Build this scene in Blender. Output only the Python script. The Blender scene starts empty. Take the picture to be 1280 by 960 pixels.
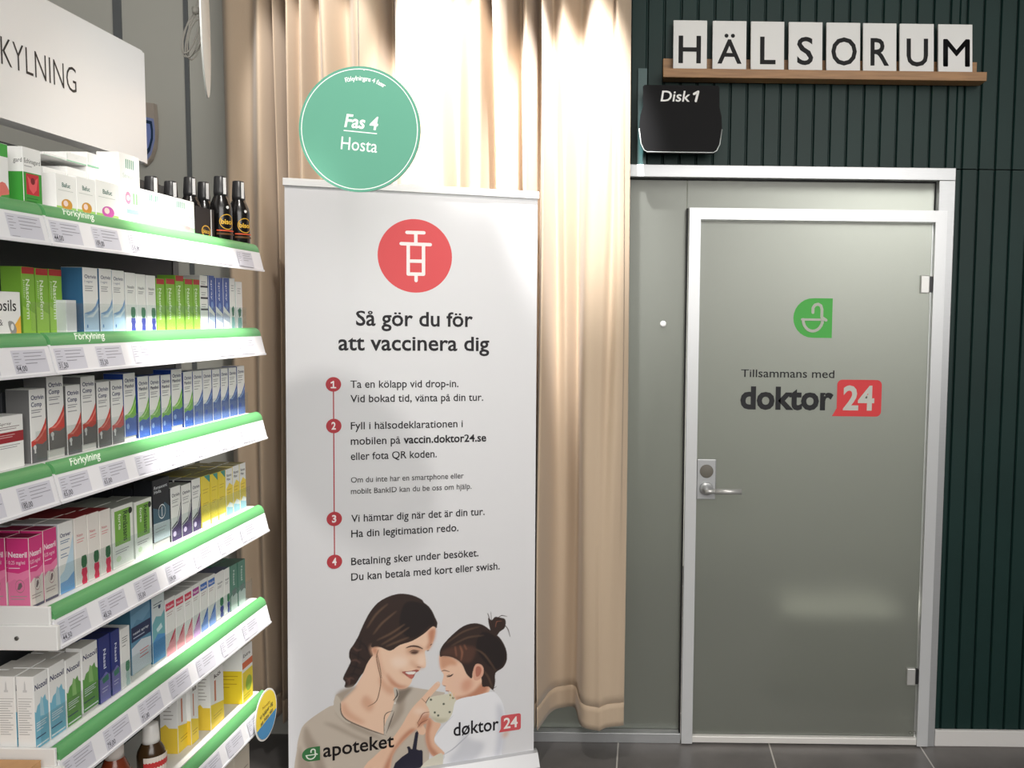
import bpy, bmesh, math, random
from mathutils import Vector, Matrix
from mathutils.geometry import tessellate_polygon
random.seed(7)
C = bpy.context.scene.collection
PI = math.pi

# ---------------------------------------------------------------- camera
CAM = Vector((0.0, -3.40, 1.683))          # 3.4 m from the partition wall, eye height
FPX, PPX, PPY = 1100.0, 805.0, 480.0       # the photograph is a crop: its lens axis is right of its middle
PITCH, ROLL = math.radians(-4.27), math.radians(0.7)
RM = Matrix.Rotation(PI / 2 + PITCH, 3, 'X') @ Matrix.Rotation(ROLL, 3, 'Z')
cam = bpy.data.cameras.new('camera'); camo = bpy.data.objects.new('camera', cam); C.objects.link(camo)
camo.matrix_world = Matrix.Translation(CAM) @ RM.to_4x4()
cam.sensor_fit = 'HORIZONTAL'; cam.sensor_width = 36.0; cam.lens = FPX * 36 / 1280
cam.shift_x = -(PPX - 640) / 1280; cam.clip_start = 0.05
bpy.context.scene.camera = camo

# ---------------------------------------------------------------- light
vs = bpy.context.scene.view_settings
vs.view_transform = 'Standard'; vs.look = 'None'; vs.gamma = 1; vs.exposure = -0.1; vs.use_curve_mapping = False
w = bpy.data.worlds.new('store_light'); bpy.context.scene.world = w; w.use_nodes = True
w.node_tree.nodes['Background'].inputs[0].default_value = (1.0, 0.98, 0.95, 1)
w.node_tree.nodes['Background'].inputs[1].default_value = 0.11

def spot(name, loc, aim, watts, half, blend, size=0.03, col=(1, 0.96, 0.9)):
    l = bpy.data.lights.new(name, 'SPOT'); o = bpy.data.objects.new(name, l); C.objects.link(o)
    o.location = loc; o.rotation_euler = (Vector(aim) - Vector(loc)).to_track_quat('-Z', 'Y').to_euler()
    l.energy = watts; l.spot_size = math.radians(half * 2); l.spot_blend = blend; l.shadow_soft_size = size; l.color = col
    return o
def area(name, loc, aim, watts, sx, sy, col=(1, 0.97, 0.93)):
    l = bpy.data.lights.new(name, 'AREA'); o = bpy.data.objects.new(name, l); C.objects.link(o)
    o.location = loc; o.rotation_euler = (Vector(aim) - Vector(loc)).to_track_quat('-Z', 'Y').to_euler()
    l.energy = watts; l.shape = 'RECTANGLE'; l.size = sx; l.size_y = sy; l.color = col
    return o
area('area_fill_light', (0.6, -2.8, 3.5), (0.6, -2.4, 0), 20, 2.2, 1.6)  # general overhead light of the store ceiling, out of view
area('area_fill_light', (1.2, -4.9, 2.7), (-0.5, 0, 0.4), 148, 3.2, 2.0)  # added fill behind the camera, no real fitting; brightens banner and lower curtain
spot('curtain_spotlight', (-0.72, -0.95, 3.52), (-0.68, -0.15, 2.44), 620, 15, 0.55, 0.03, (1, 0.98, 0.96))
spot('curtain_spotlight', (-0.20, -0.95, 3.52), (-0.27, -0.15, 2.30), 520, 14, 0.6, 0.03, (1, 0.98, 0.96))
spot('curtain_spotlight', (-1.15, -0.95, 3.52), (-1.16, -0.15, 2.45), 130, 13, 0.4, 0.03, (1, 0.98, 0.96))
spot('banner_spotlight', (-0.42, -1.93, 3.4), (-0.74, -0.50, 1.10), 95, 32, 0.5, 0.04)
spot('shelf_spotlight', (-0.35, -1.75, 3.45), (-1.10, -1.18, 1.50), 800, 9.2, 0.7, 0.03)
area('consulting_room_light', (1.0, 0.55, 2.6), (0.95, 0.45, 0), 105, 0.5, 0.5, (1, 0.99, 0.96))

# ---------------------------------------------------------------- helpers
def ray(px, py): return RM @ Vector(((px - PPX) / FPX, -(py - PPY) / FPX, -1.0))
def on_y(px, py, Y): r = ray(px, py); return CAM + r * ((Y - CAM.y) / r.y)
def on_x(px, py, X): r = ray(px, py); return CAM + r * ((X - CAM.x) / r.x)
def on_z(px, py, Z): r = ray(px, py); return CAM + r * ((Z - CAM.z) / r.z)

def lin(c): return tuple((v / 255 / 12.92) if v / 255 <= 0.04045 else ((v / 255 + 0.055) / 1.055) ** 2.4 for v in c)
_M = {}
def mat(name, col=None, rough=0.55, metal=0.0, **k):
    key = (name, col, rough, metal, tuple(sorted(k.items())))
    if key in _M: return _M[key]
    m = bpy.data.materials.new(name); m.use_nodes = True
    p = m.node_tree.nodes['Principled BSDF']
    p.inputs['Base Color'].default_value = (*lin(col), 1); p.inputs['Roughness'].default_value = rough; p.inputs['Metallic'].default_value = metal
    for kk, v in k.items(): p.inputs[kk.replace('_', ' ')].default_value = v
    _M[key] = m
    return m
def noisy(m, scale, amount, detail=4, stretch=None, bump=0.0):
    """breaks up a plain colour with a little procedural noise"""
    nt = m.node_tree; p = nt.nodes['Principled BSDF']; col = tuple(p.inputs['Base Color'].default_value)
    tc = nt.nodes.new('ShaderNodeTexCoord'); mp = nt.nodes.new('ShaderNodeMapping'); n = nt.nodes.new('ShaderNodeTexNoise'); r = nt.nodes.new('ShaderNodeValToRGB')
    if stretch: mp.inputs['Scale'].default_value = stretch
    n.inputs['Scale'].default_value = scale; n.inputs['Detail'].default_value = detail
    r.color_ramp.elements[0].position = 0.3; r.color_ramp.elements[1].position = 0.7
    r.color_ramp.elements[0].color = tuple(c * (1 - amount) for c in col[:3]) + (1,); r.color_ramp.elements[1].color = tuple(min(1, c * (1 + amount)) for c in col[:3]) + (1,)
    L = nt.links.new
    L(tc.outputs['Object'], mp.inputs['Vector']); L(mp.outputs['Vector'], n.inputs['Vector']); L(n.outputs['Fac'], r.inputs['Fac']); L(r.outputs['Color'], p.inputs['Base Color'])
    if bump:
        b = nt.nodes.new('ShaderNodeBump'); b.inputs['Strength'].default_value = bump; b.inputs['Distance'].default_value = 0.002
        L(n.outputs['Fac'], b.inputs['Height']); L(b.outputs['Normal'], p.inputs['Normal'])
    return m
def ink(col, rough=0.5): return mat('print_%02x%02x%02x' % tuple(int(c) for c in col), tuple(col), rough, Specular_IOR_Level=0.25)

class MB:
    """collects shapes for ONE mesh object; every shape may have its own material"""
    def __init__(s): s.v = []; s.f = []; s.mi = []; s.ms = []; s.sm = []
    def slot(s, m):
        if m not in s.ms: s.ms.append(m)
        return s.ms.index(m)
    def add(s, vs_, fs, m, smooth=False):
        o = len(s.v); k = s.slot(m); s.v += [Vector(v) for v in vs_]
        for f in fs: s.f.append([i + o for i in f]); s.mi.append(k); s.sm.append(smooth)
    def bm(s, b, m, smooth=False, mtx=None):
        b.verts.index_update()
        s.add([(mtx @ v.co) if mtx else v.co.copy() for v in b.verts], [[v.index for v in f.verts] for f in b.faces], m, smooth); b.free()
    def box(s, lo, hi, m, bev=0.0, seg=2):
        b = bmesh.new(); bmesh.ops.create_cube(b, size=1)
        lo, hi = Vector(lo), Vector(hi)
        for v in b.verts: v.co = Vector((lo[i] + (hi[i] - lo[i]) * (v.co[i] + 0.5) for i in range(3)))
        if bev: bmesh.ops.bevel(b, geom=list(b.edges), offset=bev, segments=seg, affect='EDGES', profile=0.5)
        s.bm(b, m)
    def prism(s, pts, axis, a, c, m, smooth=False):
        """closed 2-D outline extruded along an axis (x: pts are (y,z); y: (x,z); z: (x,y))"""
        n = len(pts)
        def P(p, t): return {'x': (t, p[0], p[1]), 'y': (p[0], t, p[1]), 'z': (p[0], p[1], t)}[axis]
        vs_ = [P(p, a) for p in pts] + [P(p, c) for p in pts]
        s.add(vs_, [[i, (i + 1) % n, n + (i + 1) % n, n + i] for i in range(n)], m, smooth)
        tri = tessellate_polygon([[Vector((p[0], p[1], 0)) for p in pts]])
        s.add(vs_[:n], [list(t) for t in tri], m); s.add(vs_[n:], [list(reversed(t)) for t in tri], m)
    def lathe(s, prof, m, n=28, at=(0, 0, 0), smooth=True, mtx=None):
        vs_, fs = [], []
        for r, z in prof:
            for k in range(n):
                p = Vector((r * math.cos(2 * PI * k / n), r * math.sin(2 * PI * k / n), z))
                vs_.append((mtx @ p if mtx else p) + Vector(at))
        for i in range(len(prof) - 1):
            for k in range(n): fs.append([i * n + k, i * n + (k + 1) % n, (i + 1) * n + (k + 1) % n, (i + 1) * n + k])
        fs.append(list(range(n))[::-1]); fs.append([(len(prof) - 1) * n + k for k in range(n)])
        s.add(vs_, fs, m, smooth)
    def tube(s, pts, r, m, n=8, closed=False):
        pts = [Vector(p) for p in pts]; N = len(pts); vs_, fs = [], []; prev = None
        for i, p in enumerate(pts):
            a = pts[(i - 1) % N] if (closed or i > 0) else p; b = pts[(i + 1) % N] if (closed or i < N - 1) else p
            t = (b - a).normalized()
            u = t.cross(Vector((0, 0, 1)) if abs(t.z) < 0.95 else Vector((1, 0, 0))) if prev is None else (prev - t * prev.dot(t))
            u.normalize(); prev = u; q = t.cross(u)
            for k in range(n): vs_.append(p + u * r * math.cos(2 * PI * k / n) + q * r * math.sin(2 * PI * k / n))
        for i in range(N if closed else N - 1):
            for k in range(n): fs.append([i * n + k, i * n + (k + 1) % n, ((i + 1) % N) * n + (k + 1) % n, ((i + 1) % N) * n + k])
        if not closed: fs += [list(range(n))[::-1], [(N - 1) * n + k for k in range(n)]]
        s.add(vs_, fs, m, True)
    def build(s, name, parent=None, loc=None, kind=None, label=None, cat=None, group=None, recalc=True):
        me = bpy.data.meshes.new(name); me.from_pydata([tuple(v) for v in s.v], [], s.f); me.update()
        for m in s.ms: me.materials.append(m)
        me.polygons.foreach_set('material_index', s.mi); me.polygons.foreach_set('use_smooth', s.sm)
        o = bpy.data.objects.new(name, me); C.objects.link(o)
        if loc: o.location = loc
        return tag(o, parent, kind, label, cat, group)
def tag(o, parent=None, kind=None, label=None, cat=None, group=None):
    if parent: o.parent = parent
    for k, v in (('kind', kind), ('label', label), ('category', cat), ('group', group)):
        if v: o[k] = v
    return o
def empty(name, loc=(0, 0, 0), label=None, cat=None, group=None, kind=None):
    o = bpy.data.objects.new(name, None); C.objects.link(o); o.location = loc; o.empty_display_size = 0.05
    return tag(o, None, kind, label, cat, group)

# flat printing: shapes in a sheet's own 2-D coordinates, one thin layer above the other
_T = {}
def glyphs(s, bold=0.0):
    if (s, bold) in _T: return _T[(s, bold)]
    c = bpy.data.curves.new('lettering', 'FONT'); c.body = s; c.resolution_u = 3; c.offset = bold
    o = bpy.data.objects.new('lettering', c); C.objects.link(o)
    bpy.context.view_layer.update()
    m = o.evaluated_get(bpy.context.evaluated_depsgraph_get()).to_mesh()
    v = [(a.co.x, a.co.y) for a in m.vertices]; f = [list(p.vertices) for p in m.polygons]
    bpy.data.objects.remove(o); bpy.data.curves.remove(c)
    _T[(s, bold)] = (v, f)
    return v, f
def smooth_path(pts, n=4):
    """closed Catmull-Rom curve through the points"""
    out = []; N = len(pts)
    for i in range(N):
        p0, p1, p2, p3 = (Vector(pts[(i + k) % N]) for k in (-1, 0, 1, 2))
        for j in range(n):
            t = j / n
            out.append(tuple(0.5 * ((2 * p1) + (p2 - p0) * t + (2 * p0 - 5 * p1 + 4 * p2 - p3) * t * t + (3 * p1 - p0 - 3 * p2 + p3) * t ** 3)))
    return out
class Flat:
    def __init__(s): s.items = []
    def poly(s, pts, col, smooth=0):
        if smooth: pts = smooth_path(pts, smooth)
        s.items.append(([tuple(p[:2]) for p in pts], [list(t) for t in tessellate_polygon([[Vector((p[0], p[1], 0)) for p in pts]])], col))
    def rect(s, x0, y0, x1, y1, col): s.items.append(([(x0, y0), (x1, y0), (x1, y1), (x0, y1)], [[0, 1, 2, 3]], col))
    def ell(s, cx, cy, rx, ry, col, n=32, a=0):
        s.poly([(cx + rx * math.cos(2 * PI * k / n) * math.cos(a) - ry * math.sin(2 * PI * k / n) * math.sin(a), cy + rx * math.cos(2 * PI * k / n) * math.sin(a) + ry * math.sin(2 * PI * k / n) * math.cos(a)) for k in range(n)], col)
    def ring(s, cx, cy, rx, ry, t, col, n=48):
        v = [(cx + (rx - t * j) * math.cos(2 * PI * k / n), cy + (ry - t * j) * math.sin(2 * PI * k / n)) for j in (0, 1) for k in range(n)]
        s.items.append((v, [[k, (k + 1) % n, n + (k + 1) % n, n + k] for k in range(n)], col))
    def stroke(s, pts, wd, col, dot=True):
        v, f = [], []
        for a, b in zip(pts, pts[1:]):
            a, b = Vector(a), Vector(b); d = (b - a)
            if d.length < 1e-9: continue
            n = Vector((-d.y, d.x)).normalized() * wd / 2; o = len(v)
            v += [tuple(a - n), tuple(b - n), tuple(b + n), tuple(a + n)]; f.append([o, o + 1, o + 2, o + 3])
        s.items.append((v, f, col))
        if dot:
            for p in pts: s.items.append(([(p[0] + wd / 2 * math.cos(k * PI / 5), p[1] + wd / 2 * math.sin(k * PI / 5)) for k in range(10)], [list(range(10))], col))
    def text(s, t, x0, x1, y, col, cap=None, bold=0.0, rot=0.0, xh=False, slant=0.0):
        """text with its ink from x0 to x1 on baseline y; cap = height of a capital (None keeps the letters' own shape)"""
        copies = bold if (bold > 0 and ('1' in t or 'M' in t)) else 0
        v, f = glyphs(t, 0 if copies else bold); a = min(p[0] for p in v); b = max(p[0] for p in v)
        sx = (x1 - x0) / (b - a); sy = cap / 0.682 if cap else sx
        if xh: v = [(p[0], p[1] * 1.11 if p[1] <= 0.449 else 0.4984 + (p[1] - 0.449) * 0.788) for p in v]
        c, sn = math.cos(rot), math.sin(rot); out = []
        for p in v:
            X, Y = (p[0] - a) * sx + slant * p[1] * sy, p[1] * sy
            out.append((x0 + X * c - Y * sn, y + X * sn + Y * c))
        if copies:
            n = len(out); o2, f2 = [], []
            for i, (dx, dy) in enumerate(((1, 0), (-1, 0), (0, 1), (0, -1))):
                o2 += [(p[0] + dx * copies * sx, p[1] + dy * copies * sy) for p in out]; f2 += [[j + i * n for j in q] for q in f]
            out, f = o2, f2
        s.items.append((out, f, col))
    def add_to(s, mb, fn, eps=0.0002, edge=None, rough=0.5):
        """fn(x, y, lift) -> 3-D point"""
        for k, (v, f, col) in enumerate(s.items):
            lift = eps * (k + 1)
            if edge:
                tris = []
                for q in f:
                    for i in range(1, len(q) - 1): tris.append((Vector(v[q[0]]), Vector(v[q[i]]), Vector(v[q[i + 1]])))
                V, F_, ix = [], [], {}
                def vid(p):
                    key = (round(p.x, 6), round(p.y, 6))
                    if key not in ix: ix[key] = len(V); V.append(p)
                    return ix[key]
                while tris:
                    a, b, c = tris.pop(); ls = [(b - a).length, (c - b).length, (a - c).length]; m = max(ls)
                    if m <= edge: F_.append([vid(a), vid(b), vid(c)]); continue
                    i = ls.index(m); a, b, c = ((a, b, c), (b, c, a), (c, a, b))[i]; h = (a + b) / 2
                    tris += [(a, h, c), (h, b, c)]
                F_ = [q for q in F_ if len(set(q)) == 3]
                mb.add([fn(p.x, p.y, lift) for p in V], F_, ink(col, rough))
            else: mb.add([fn(p[0], p[1], lift) for p in v], f, ink(col, rough))

WHITE, DARK, RED = (238, 238, 236), (38, 38, 42), (214, 60, 66)
alu = noisy(mat('brushed_aluminium', (186, 188, 190), 0.38, 0.55), 30, 0.04, 3, (1, 1, 40))
white_paint = mat('white_painted_metal', (236, 236, 236), 0.4)

# ---------------------------------------------------------------- the room
CEIL = 3.6
fm = bpy.data.materials.new('dark_floor_tile'); fm.use_nodes = True
nt = fm.node_tree; p = nt.nodes['Principled BSDF']; p.inputs['Roughness'].default_value = 0.42
tc = nt.nodes.new('ShaderNodeTexCoord'); mp = nt.nodes.new('ShaderNodeMapping'); br = nt.nodes.new('ShaderNodeTexBrick'); nz = nt.nodes.new('ShaderNodeTexNoise'); mx = nt.nodes.new('ShaderNodeMix')
br.offset = 0.0; br.inputs['Scale'].default_value = 1; br.inputs['Brick Width'].default_value = 0.6; br.inputs['Row Height'].default_value = 0.6; br.inputs['Mortar Size'].default_value = 0.003
br.inputs['Color1'].default_value = (*lin((108, 104, 102)), 1); br.inputs['Color2'].default_value = (*lin((99, 96, 95)), 1); br.inputs['Mortar'].default_value = (*lin((196, 192, 186)), 1)
mp.inputs['Location'].default_value = (0.085, 0.35, 0); nz.inputs['Scale'].default_value = 5; nz.inputs['Detail'].default_value = 8
mx.data_type = 'RGBA'; mx.blend_type = 'OVERLAY'; mx.inputs[0].default_value = 0.45
L = nt.links.new
L(tc.outputs['Object'], mp.inputs['Vector']); L(mp.outputs['Vector'], br.inputs['Vector']); L(tc.outputs['Object'], nz.inputs['Vector'])
L(br.outputs['Color'], mx.inputs[6]); L(nz.outputs['Fac'], mx.inputs[7]); L(mx.outputs[2], p.inputs['Base Color'])
b = MB(); b.box((-3.2, -6.5, -0.1), (3.0, 2.6, 0.0), fm); b.build('floor', kind='structure')
b = MB(); b.box((-3.2, -6.5, CEIL), (3.0, 2.6, CEIL + 0.1), mat('ceiling_white', (205, 203, 198), 0.9)); b.build('ceiling', kind='structure')

# positions on the partition plane (y = 0)
FX0 = -0.80                                                   # frame's other end, behind the curtain
FXR = on_y(1193, 213, 0).x; FZT = on_y(980, 208.5, 0).z       # outer frame: right edge, top
DX0 = on_y(862, 270, -0.03).x; DX1 = on_y(1184, 270, -0.03).x; DZT = on_y(1020, 261.5, -0.03).z
green = noisy(mat('dark_green_paint', (20, 47, 44), 0.5, 0.0, Specular_IOR_Level=0.3), 3, 0.12, 3)
def boards(mb, x0, x1, z0, z1, y=0.0, bw=0.0632, ph=0.0):
    """tongue-and-groove boards with V joints"""
    x = x0 - ((x0 - ph) % bw)
    while x < x1:
        a, c = max(x + 0.0022, x0), min(x + bw - 0.0022, x1)
        if c - a > 0.004:
            t = 0.0035
            mb.prism([(a, y + 0.02), (a, y + 0.006), (a + t, y), (c - t, y), (c, y + 0.006), (c, y + 0.02)], 'z', z0, z1, green)
        x += bw
    mb.box((x0, y + 0.012, z0), (x1, y + 0.10, z1), green)
PH = on_y(780 + 605 / 2.56, 160, 0).x
ZS = on_y(1240, 212, 0).z
b = MB()
boards(b, -0.9, FXR, FZT, CEIL, ph=PH)
boards(b, FXR, 2.9, ZS + 0.002, CEIL, ph=PH); boards(b, FXR, 2.9, 0.0, ZS - 0.002, ph=PH)
b.build('wall_back', kind='structure')
X = on_y(803, 160, -0.01)
b = MB(); b.box((on_y(797, 160, -0.012).x, -0.012, FZT + 0.001), (on_y(808, 160, -0.012).x, -0.0005, 2.62), mat('teal_trim', (46, 84, 84), 0.35)); b.build('trim_1', kind='structure')
gp = noisy(mat('grey_wall_panel', (206, 206, 197), 0.45), 1.5, 0.05)
b = MB(); b.box((-3.2, 0.02, 0), (-0.9, 0.1, CEIL), gp)
for a, c in ((141, 151), (229, 234)):
    b.box((on_y(a, 100, 0.0).x, 0.012, 0), (on_y(c, 100, 0.0).x, 0.0199, CEIL), mat('panel_joint', (112, 116, 118), 0.5))
b.build('wall_left', kind='structure')
b = MB(); b.box((FXR + 0.002, -0.017, 0), (2.9, -0.0005, 0.066), mat('white_skirting', (222, 220, 218), 0.4), 0.003); b.build('baseboard_right', kind='structure')

# consulting room behind the frosted glass
cr = mat('consulting_room_paint', (205, 205, 198), 0.9)
b = MB(); b.box((-0.9, 2.5, 0), (2.2, 2.58, CEIL), cr); b.build('wall_far', kind='structure')
b = MB(); b.box((2.12, 0.1, 0), (2.2, 2.5, CEIL), cr); b.build('wall_side', kind='structure')
b = MB(); b.box((-0.98, 0.1, 0), (-0.9, 2.58, CEIL), cr); b.build('wall_inner', kind='structure')

cab = empty('light_patch_cabinet', (0.90, 0.55, 0), 'added pale cabinet giving light patches behind the frosted door near its hinge side', 'cabinet')  # made-up cabinet, added so the frosted glass shows soft patches of light
wc = mat('pale_laminate', (232, 230, 218), 0.5)
b = MB(); b.box((-0.25, -0.14, 0.0), (0.25, 0.14, 0.36), wc, 0.004); b.build('carcass', cab)
b = MB(); b.box((-0.26, -0.15, 0.3605), (0.26, 0.15, 0.385), wc, 0.004); b.build('top', cab)

frost = bpy.data.materials.new('frosted_glass'); frost.use_nodes = True
nt = frost.node_tree; nt.nodes.remove(nt.nodes['Principled BSDF']); out = nt.nodes['Material Output']
df = nt.nodes.new('ShaderNodeBsdfDiffuse'); tr = nt.nodes.new('ShaderNodeBsdfTranslucent'); gl = nt.nodes.new('ShaderNodeBsdfGlossy'); rf = nt.nodes.new('ShaderNodeBsdfRefraction')
m1 = nt.nodes.new('ShaderNodeMixShader'); m2 = nt.nodes.new('ShaderNodeMixShader'); m3 = nt.nodes.new('ShaderNodeMixShader'); fr = nt.nodes.new('ShaderNodeFresnel')
df.inputs[0].default_value = (*lin((120, 123, 118)), 1); tr.inputs[0].default_value = (*lin((205, 207, 202)), 1); rf.inputs[0].default_value = (*lin((205, 207, 202)), 1)
rf.inputs['Roughness'].default_value = 0.8; rf.inputs['IOR'].default_value = 1.1; gl.inputs['Roughness'].default_value = 0.32; gl.inputs[0].default_value = (0.8, 0.8, 0.78, 1)
m1.inputs[0].default_value = 0.5; m2.inputs[0].default_value = 0.45; fr.inputs[0].default_value = 1.5
L = nt.links.new
L(df.outputs[0], m1.inputs[1]); L(tr.outputs[0], m1.inputs[2]); L(m1.outputs[0], m2.inputs[1]); L(rf.outputs[0], m2.inputs[2])
L(fr.outputs[0], m3.inputs[0]); L(m2.outputs[0], m3.inputs[1]); L(gl.outputs[0], m3.inputs[2]); L(m3.outputs[0], out.inputs[0])

# aluminium partition frame with frosted side and top lights
b = MB()
fw, fd0, fd1 = 0.047, -0.02, 0.07
b.box((FX0, fd0, FZT - fw), (FXR, fd1, FZT), alu, 0.002)
b.box((FXR - 0.062, fd0, 0.0), (FXR, fd1, FZT - fw), alu, 0.002)
b.box((FX0, fd0, 0.0), (FX0 + 0.05, fd1, FZT - fw), alu, 0.002)
b.box((FX0 + 0.05, fd0, 0.0), (DX0 - 0.004, fd1, 0.04), alu, 0.002)
gk = mat('black_gasket', (14, 14, 15), 0.6)
b.box((FX0 + 0.05, 0.016, FZT - fw - 0.006), (FXR - 0.062, 0.03, FZT - fw), gk)
b.box((FXR - 0.066, 0.016, DZT), (FXR - 0.062, 0.03, FZT - fw - 0.006), gk)
b.box((DX0 - 0.010, -0.012, 0.04), (DX0 - 0.004, 0.03, DZT), gk)
wf = b.build('window_1', kind='structure')
b = MB(); b.box((FX0 + 0.05, 0.018, 0.04), (DX0 - 0.010, 0.026, FZT - fw - 0.006), frost); b.build('side_pane', wf)
b = MB(); b.box((DX0 - 0.006, 0.018, DZT + 0.004), (FXR - 0.066, 0.026, FZT - fw - 0.006), frost); b.build('top_pane', wf)
q = on_y(829, 405, 0.016)
b = MB(); b.lathe([(0.012, 0), (0.012, 0.006), (0.009, 0.009)], white_paint, 20, (q.x, 0.018, q.z), True, Matrix.Rotation(PI / 2, 3, 'X')); b.build('rubber_stop', wf)

# the glass door
b = MB(); dw = 0.043; y0, y1 = -0.032, 0.012
da = mat('pale_aluminium', (214, 216, 218), 0.35, 0.3)
b.prism([(DX0, DZT), (DX1, DZT), (DX1 - dw, DZT - dw), (DX0 + dw, DZT - dw)], 'y', y0, y1, da)
b.prism([(DX0, 0.006), (DX0, DZT), (DX0 + dw, DZT - dw), (DX0 + dw, 0.006)], 'y', y0, y1, da)
b.prism([(DX1 - dw, 0.006), (DX1 - dw, DZT - dw), (DX1, DZT), (DX1, 0.006)], 'y', y0, y1, da)
door = b.build('door_1', kind='structure')
b = MB(); b.box((DX0 + dw, -0.006, 0.034), (DX1 - dw - 0.004, 0.002, DZT - dw - 0.002), frost); b.build('glass_pane', door)
b = MB(); b.box((DX0 + dw, -0.026, 0.008), (DX1 - dw, 0.010, 0.034), mat('bright_sill', (232, 230, 226), 0.3, 0.2), 0.002); b.build('bottom_rail', door)
hm = mat('satin_steel', (206, 206, 204), 0.42, 0.6)
for py in (355.5, 846):
    q = on_y(1166 if py < 400 else 1150, py, -0.02)
    b = MB(); b.box((DX1 - dw - 0.046, -0.026, q.z - 0.034), (DX1 - dw - 0.012, -0.0065, q.z + 0.034), hm, 0.003)
    b.box((DX1 - dw - 0.012, -0.022, q.z - 0.030), (DX1 - dw, -0.0065, q.z + 0.030), mat('hinge_shadow_gap', (52, 52, 54), 0.4, 0.6))
    b.build('hinge', door)
q0, q1 = on_y(869.5, 574, -0.02), on_y(892.5, 624.5, -0.02)
b = MB(); b.box((DX0 + dw + 0.002, -0.020, q1.z), (DX0 + dw + 0.076, -0.0062, q0.z), alu, 0.003); lk = b.build('lock_plate', door)
cx = DX0 + dw + 0.039
RX = Matrix.Rotation(PI / 2, 3, 'X')
b = MB(); q = on_y(881, 589, -0.02); b.lathe([(0.026, 0), (0.026, 0.002), (0.024, 0.003)], mat('cylinder_grey', (104, 100, 92), 0.6), 32, (cx, -0.020, q.z), True, RX); b.build('cylinder_cover', lk)
b = MB(); q = on_y(880, 611, -0.03); b.lathe([(0.026, 0), (0.026, 0.008), (0.022, 0.012), (0.011, 0.013), (0.011, 0.05)], alu, 32, (cx, -0.020, q.z), True, RX); b.build('handle_rose', lk)
b = MB(); zz = on_y(900, 614.5, -0.07).z
b.tube([(cx - 0.008, -0.070, zz), (cx + 0.03, -0.070, zz)], 0.0085, hm, 14); b.tube([(cx + 0.03, -0.070, zz), (cx + 0.132, -0.070, zz)], 0.0105, hm, 14); b.build('lever', lk)

def bowl_logo(F, x0, y0, x1, y1, field, mark):
    """rounded field with the bowl and bent stem mark (box in sheet coordinates, y up)"""
    W, H = x1 - x0, y1 - y0
    U = lambda u, v: (x0 + u * W, y0 + v * H)
    F.poly([U(1, 0), U(1, 1), U(0.55, 1)] + [U(0.5 - 0.5 * math.sin(a), 0.5 + 0.5 * math.cos(a)) for a in [k * PI / 14 for k in range(1, 14)]] + [U(0.55, 0)], field)
    s = 0.075 * W
    F.stroke([U(0.50, 0.64), U(0.50, 0.76), U(0.55, 0.83), U(0.63, 0.85), U(0.70, 0.81), U(0.73, 0.72), U(0.73, 0.52), U(0.84, 0.45)], s, mark)
    F.stroke([U(0.22, 0.46), U(0.80, 0.46)], s * 0.8, mark)
    F.stroke([U(0.25 + 0.25 * (1 - math.cos(a)), 0.46 - 0.29 * math.sin(a)) for a in [k * PI / 12 for k in range(13)]], s, mark)
def speech24(F, x0, y0, x1, y1, red, white, bold=0.03):
    W, H = x1 - x0, y1 - y0; r = 0.14 * H; pts = []
    for cx_, cy_, a0 in ((x1 - r, y0 + r, -PI / 2), (x1 - r, y1 - r, 0), (x0 + r, y1 - r, PI / 2)):
        pts += [(cx_ + r * math.cos(a0 + k * PI / 12), cy_ + r * math.sin(a0 + k * PI / 12)) for k in range(7)]
    pts += [(x0, y0 + 0.22 * H), (x0 - 0.10 * W, y0)]
    F.poly(pts, red); F.text('24', x0 + 0.14 * W, x1 - 0.16 * W, y0 + 0.19 * H, white, 0.62 * H, bold)
F = Flat(); yg = -0.006
P = lambda x, y: on_y(x, y, yg)
a, c = P(991, 422), P(1041, 373); bowl_logo(F, a.x, a.z, c.x, c.z, (84, 186, 84), (196, 200, 188))
a, c = P(926, 471), P(1042.5, 471.5); F.text('Tillsammans med', a.x, c.x, a.z, DARK, 0.029, 0.006, xh=True)
a, c = P(925, 510), P(1041, 511); F.text('doktor', a.x, c.x, a.z, DARK, 0.082, 0.035, xh=True)
a, c = P(1045, 520), P(1102, 475); speech24(F, a.x, a.z, c.x, c.z, (226, 70, 74), (206, 208, 200))
a, c = P(1137, 919), P(1143, 911); F.ring(a.x, (a.z + c.z) / 2, 0.007, 0.007, 0.002, (110, 112, 104)); F.ring(a.x + 0.016, (a.z + c.z) / 2, 0.007, 0.007, 0.002, (110, 112, 104))
b = MB(); F.add_to(b, lambda x, y, l: (x, yg - 0.0004 - l, y)); b.build('door_lettering', door)

# ---------------------------------------------------------------- letter ledge and letter tiles
oak = noisy(mat('oiled_oak', (158, 118, 78), 0.5), 6, 0.18, 6, (1.5, 20, 20))
YL = -0.075
L0, L1 = on_y(829, 90, YL), on_y(1232, 96, YL)
zs = (on_y(1030, 88, YL).z + 0.0)
b = MB()
b.box((L0.x, -0.016, zs - 0.022), (L1.x - 0.012, -0.001, on_y(1030, 76, -0.01).z), oak, 0.001)
b.box((L0.x, YL, zs - 0.034), (L1.x, -0.0165, zs - 0.016), oak, 0.001)
b.box((L0.x, YL - 0.012, zs - 0.034), (L1.x, YL - 0.0002, zs - 0.002), oak, 0.001)
b.build('picture_ledge', label='long narrow oak picture ledge on the green board wall above the door', cat='ledge')
tilew = mat('white_letter_tile', (236, 236, 234), 0.45)
tiles = [('H', 841.7, 884), ('Ä', 891, 933.5), ('L', 939, 981), ('S', 986.6, 1029), ('O', 1034, 1076.5), ('R', 1080, 1122), ('U', 1126, 1169), ('M', 1174.5, 1217.5)]
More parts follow.
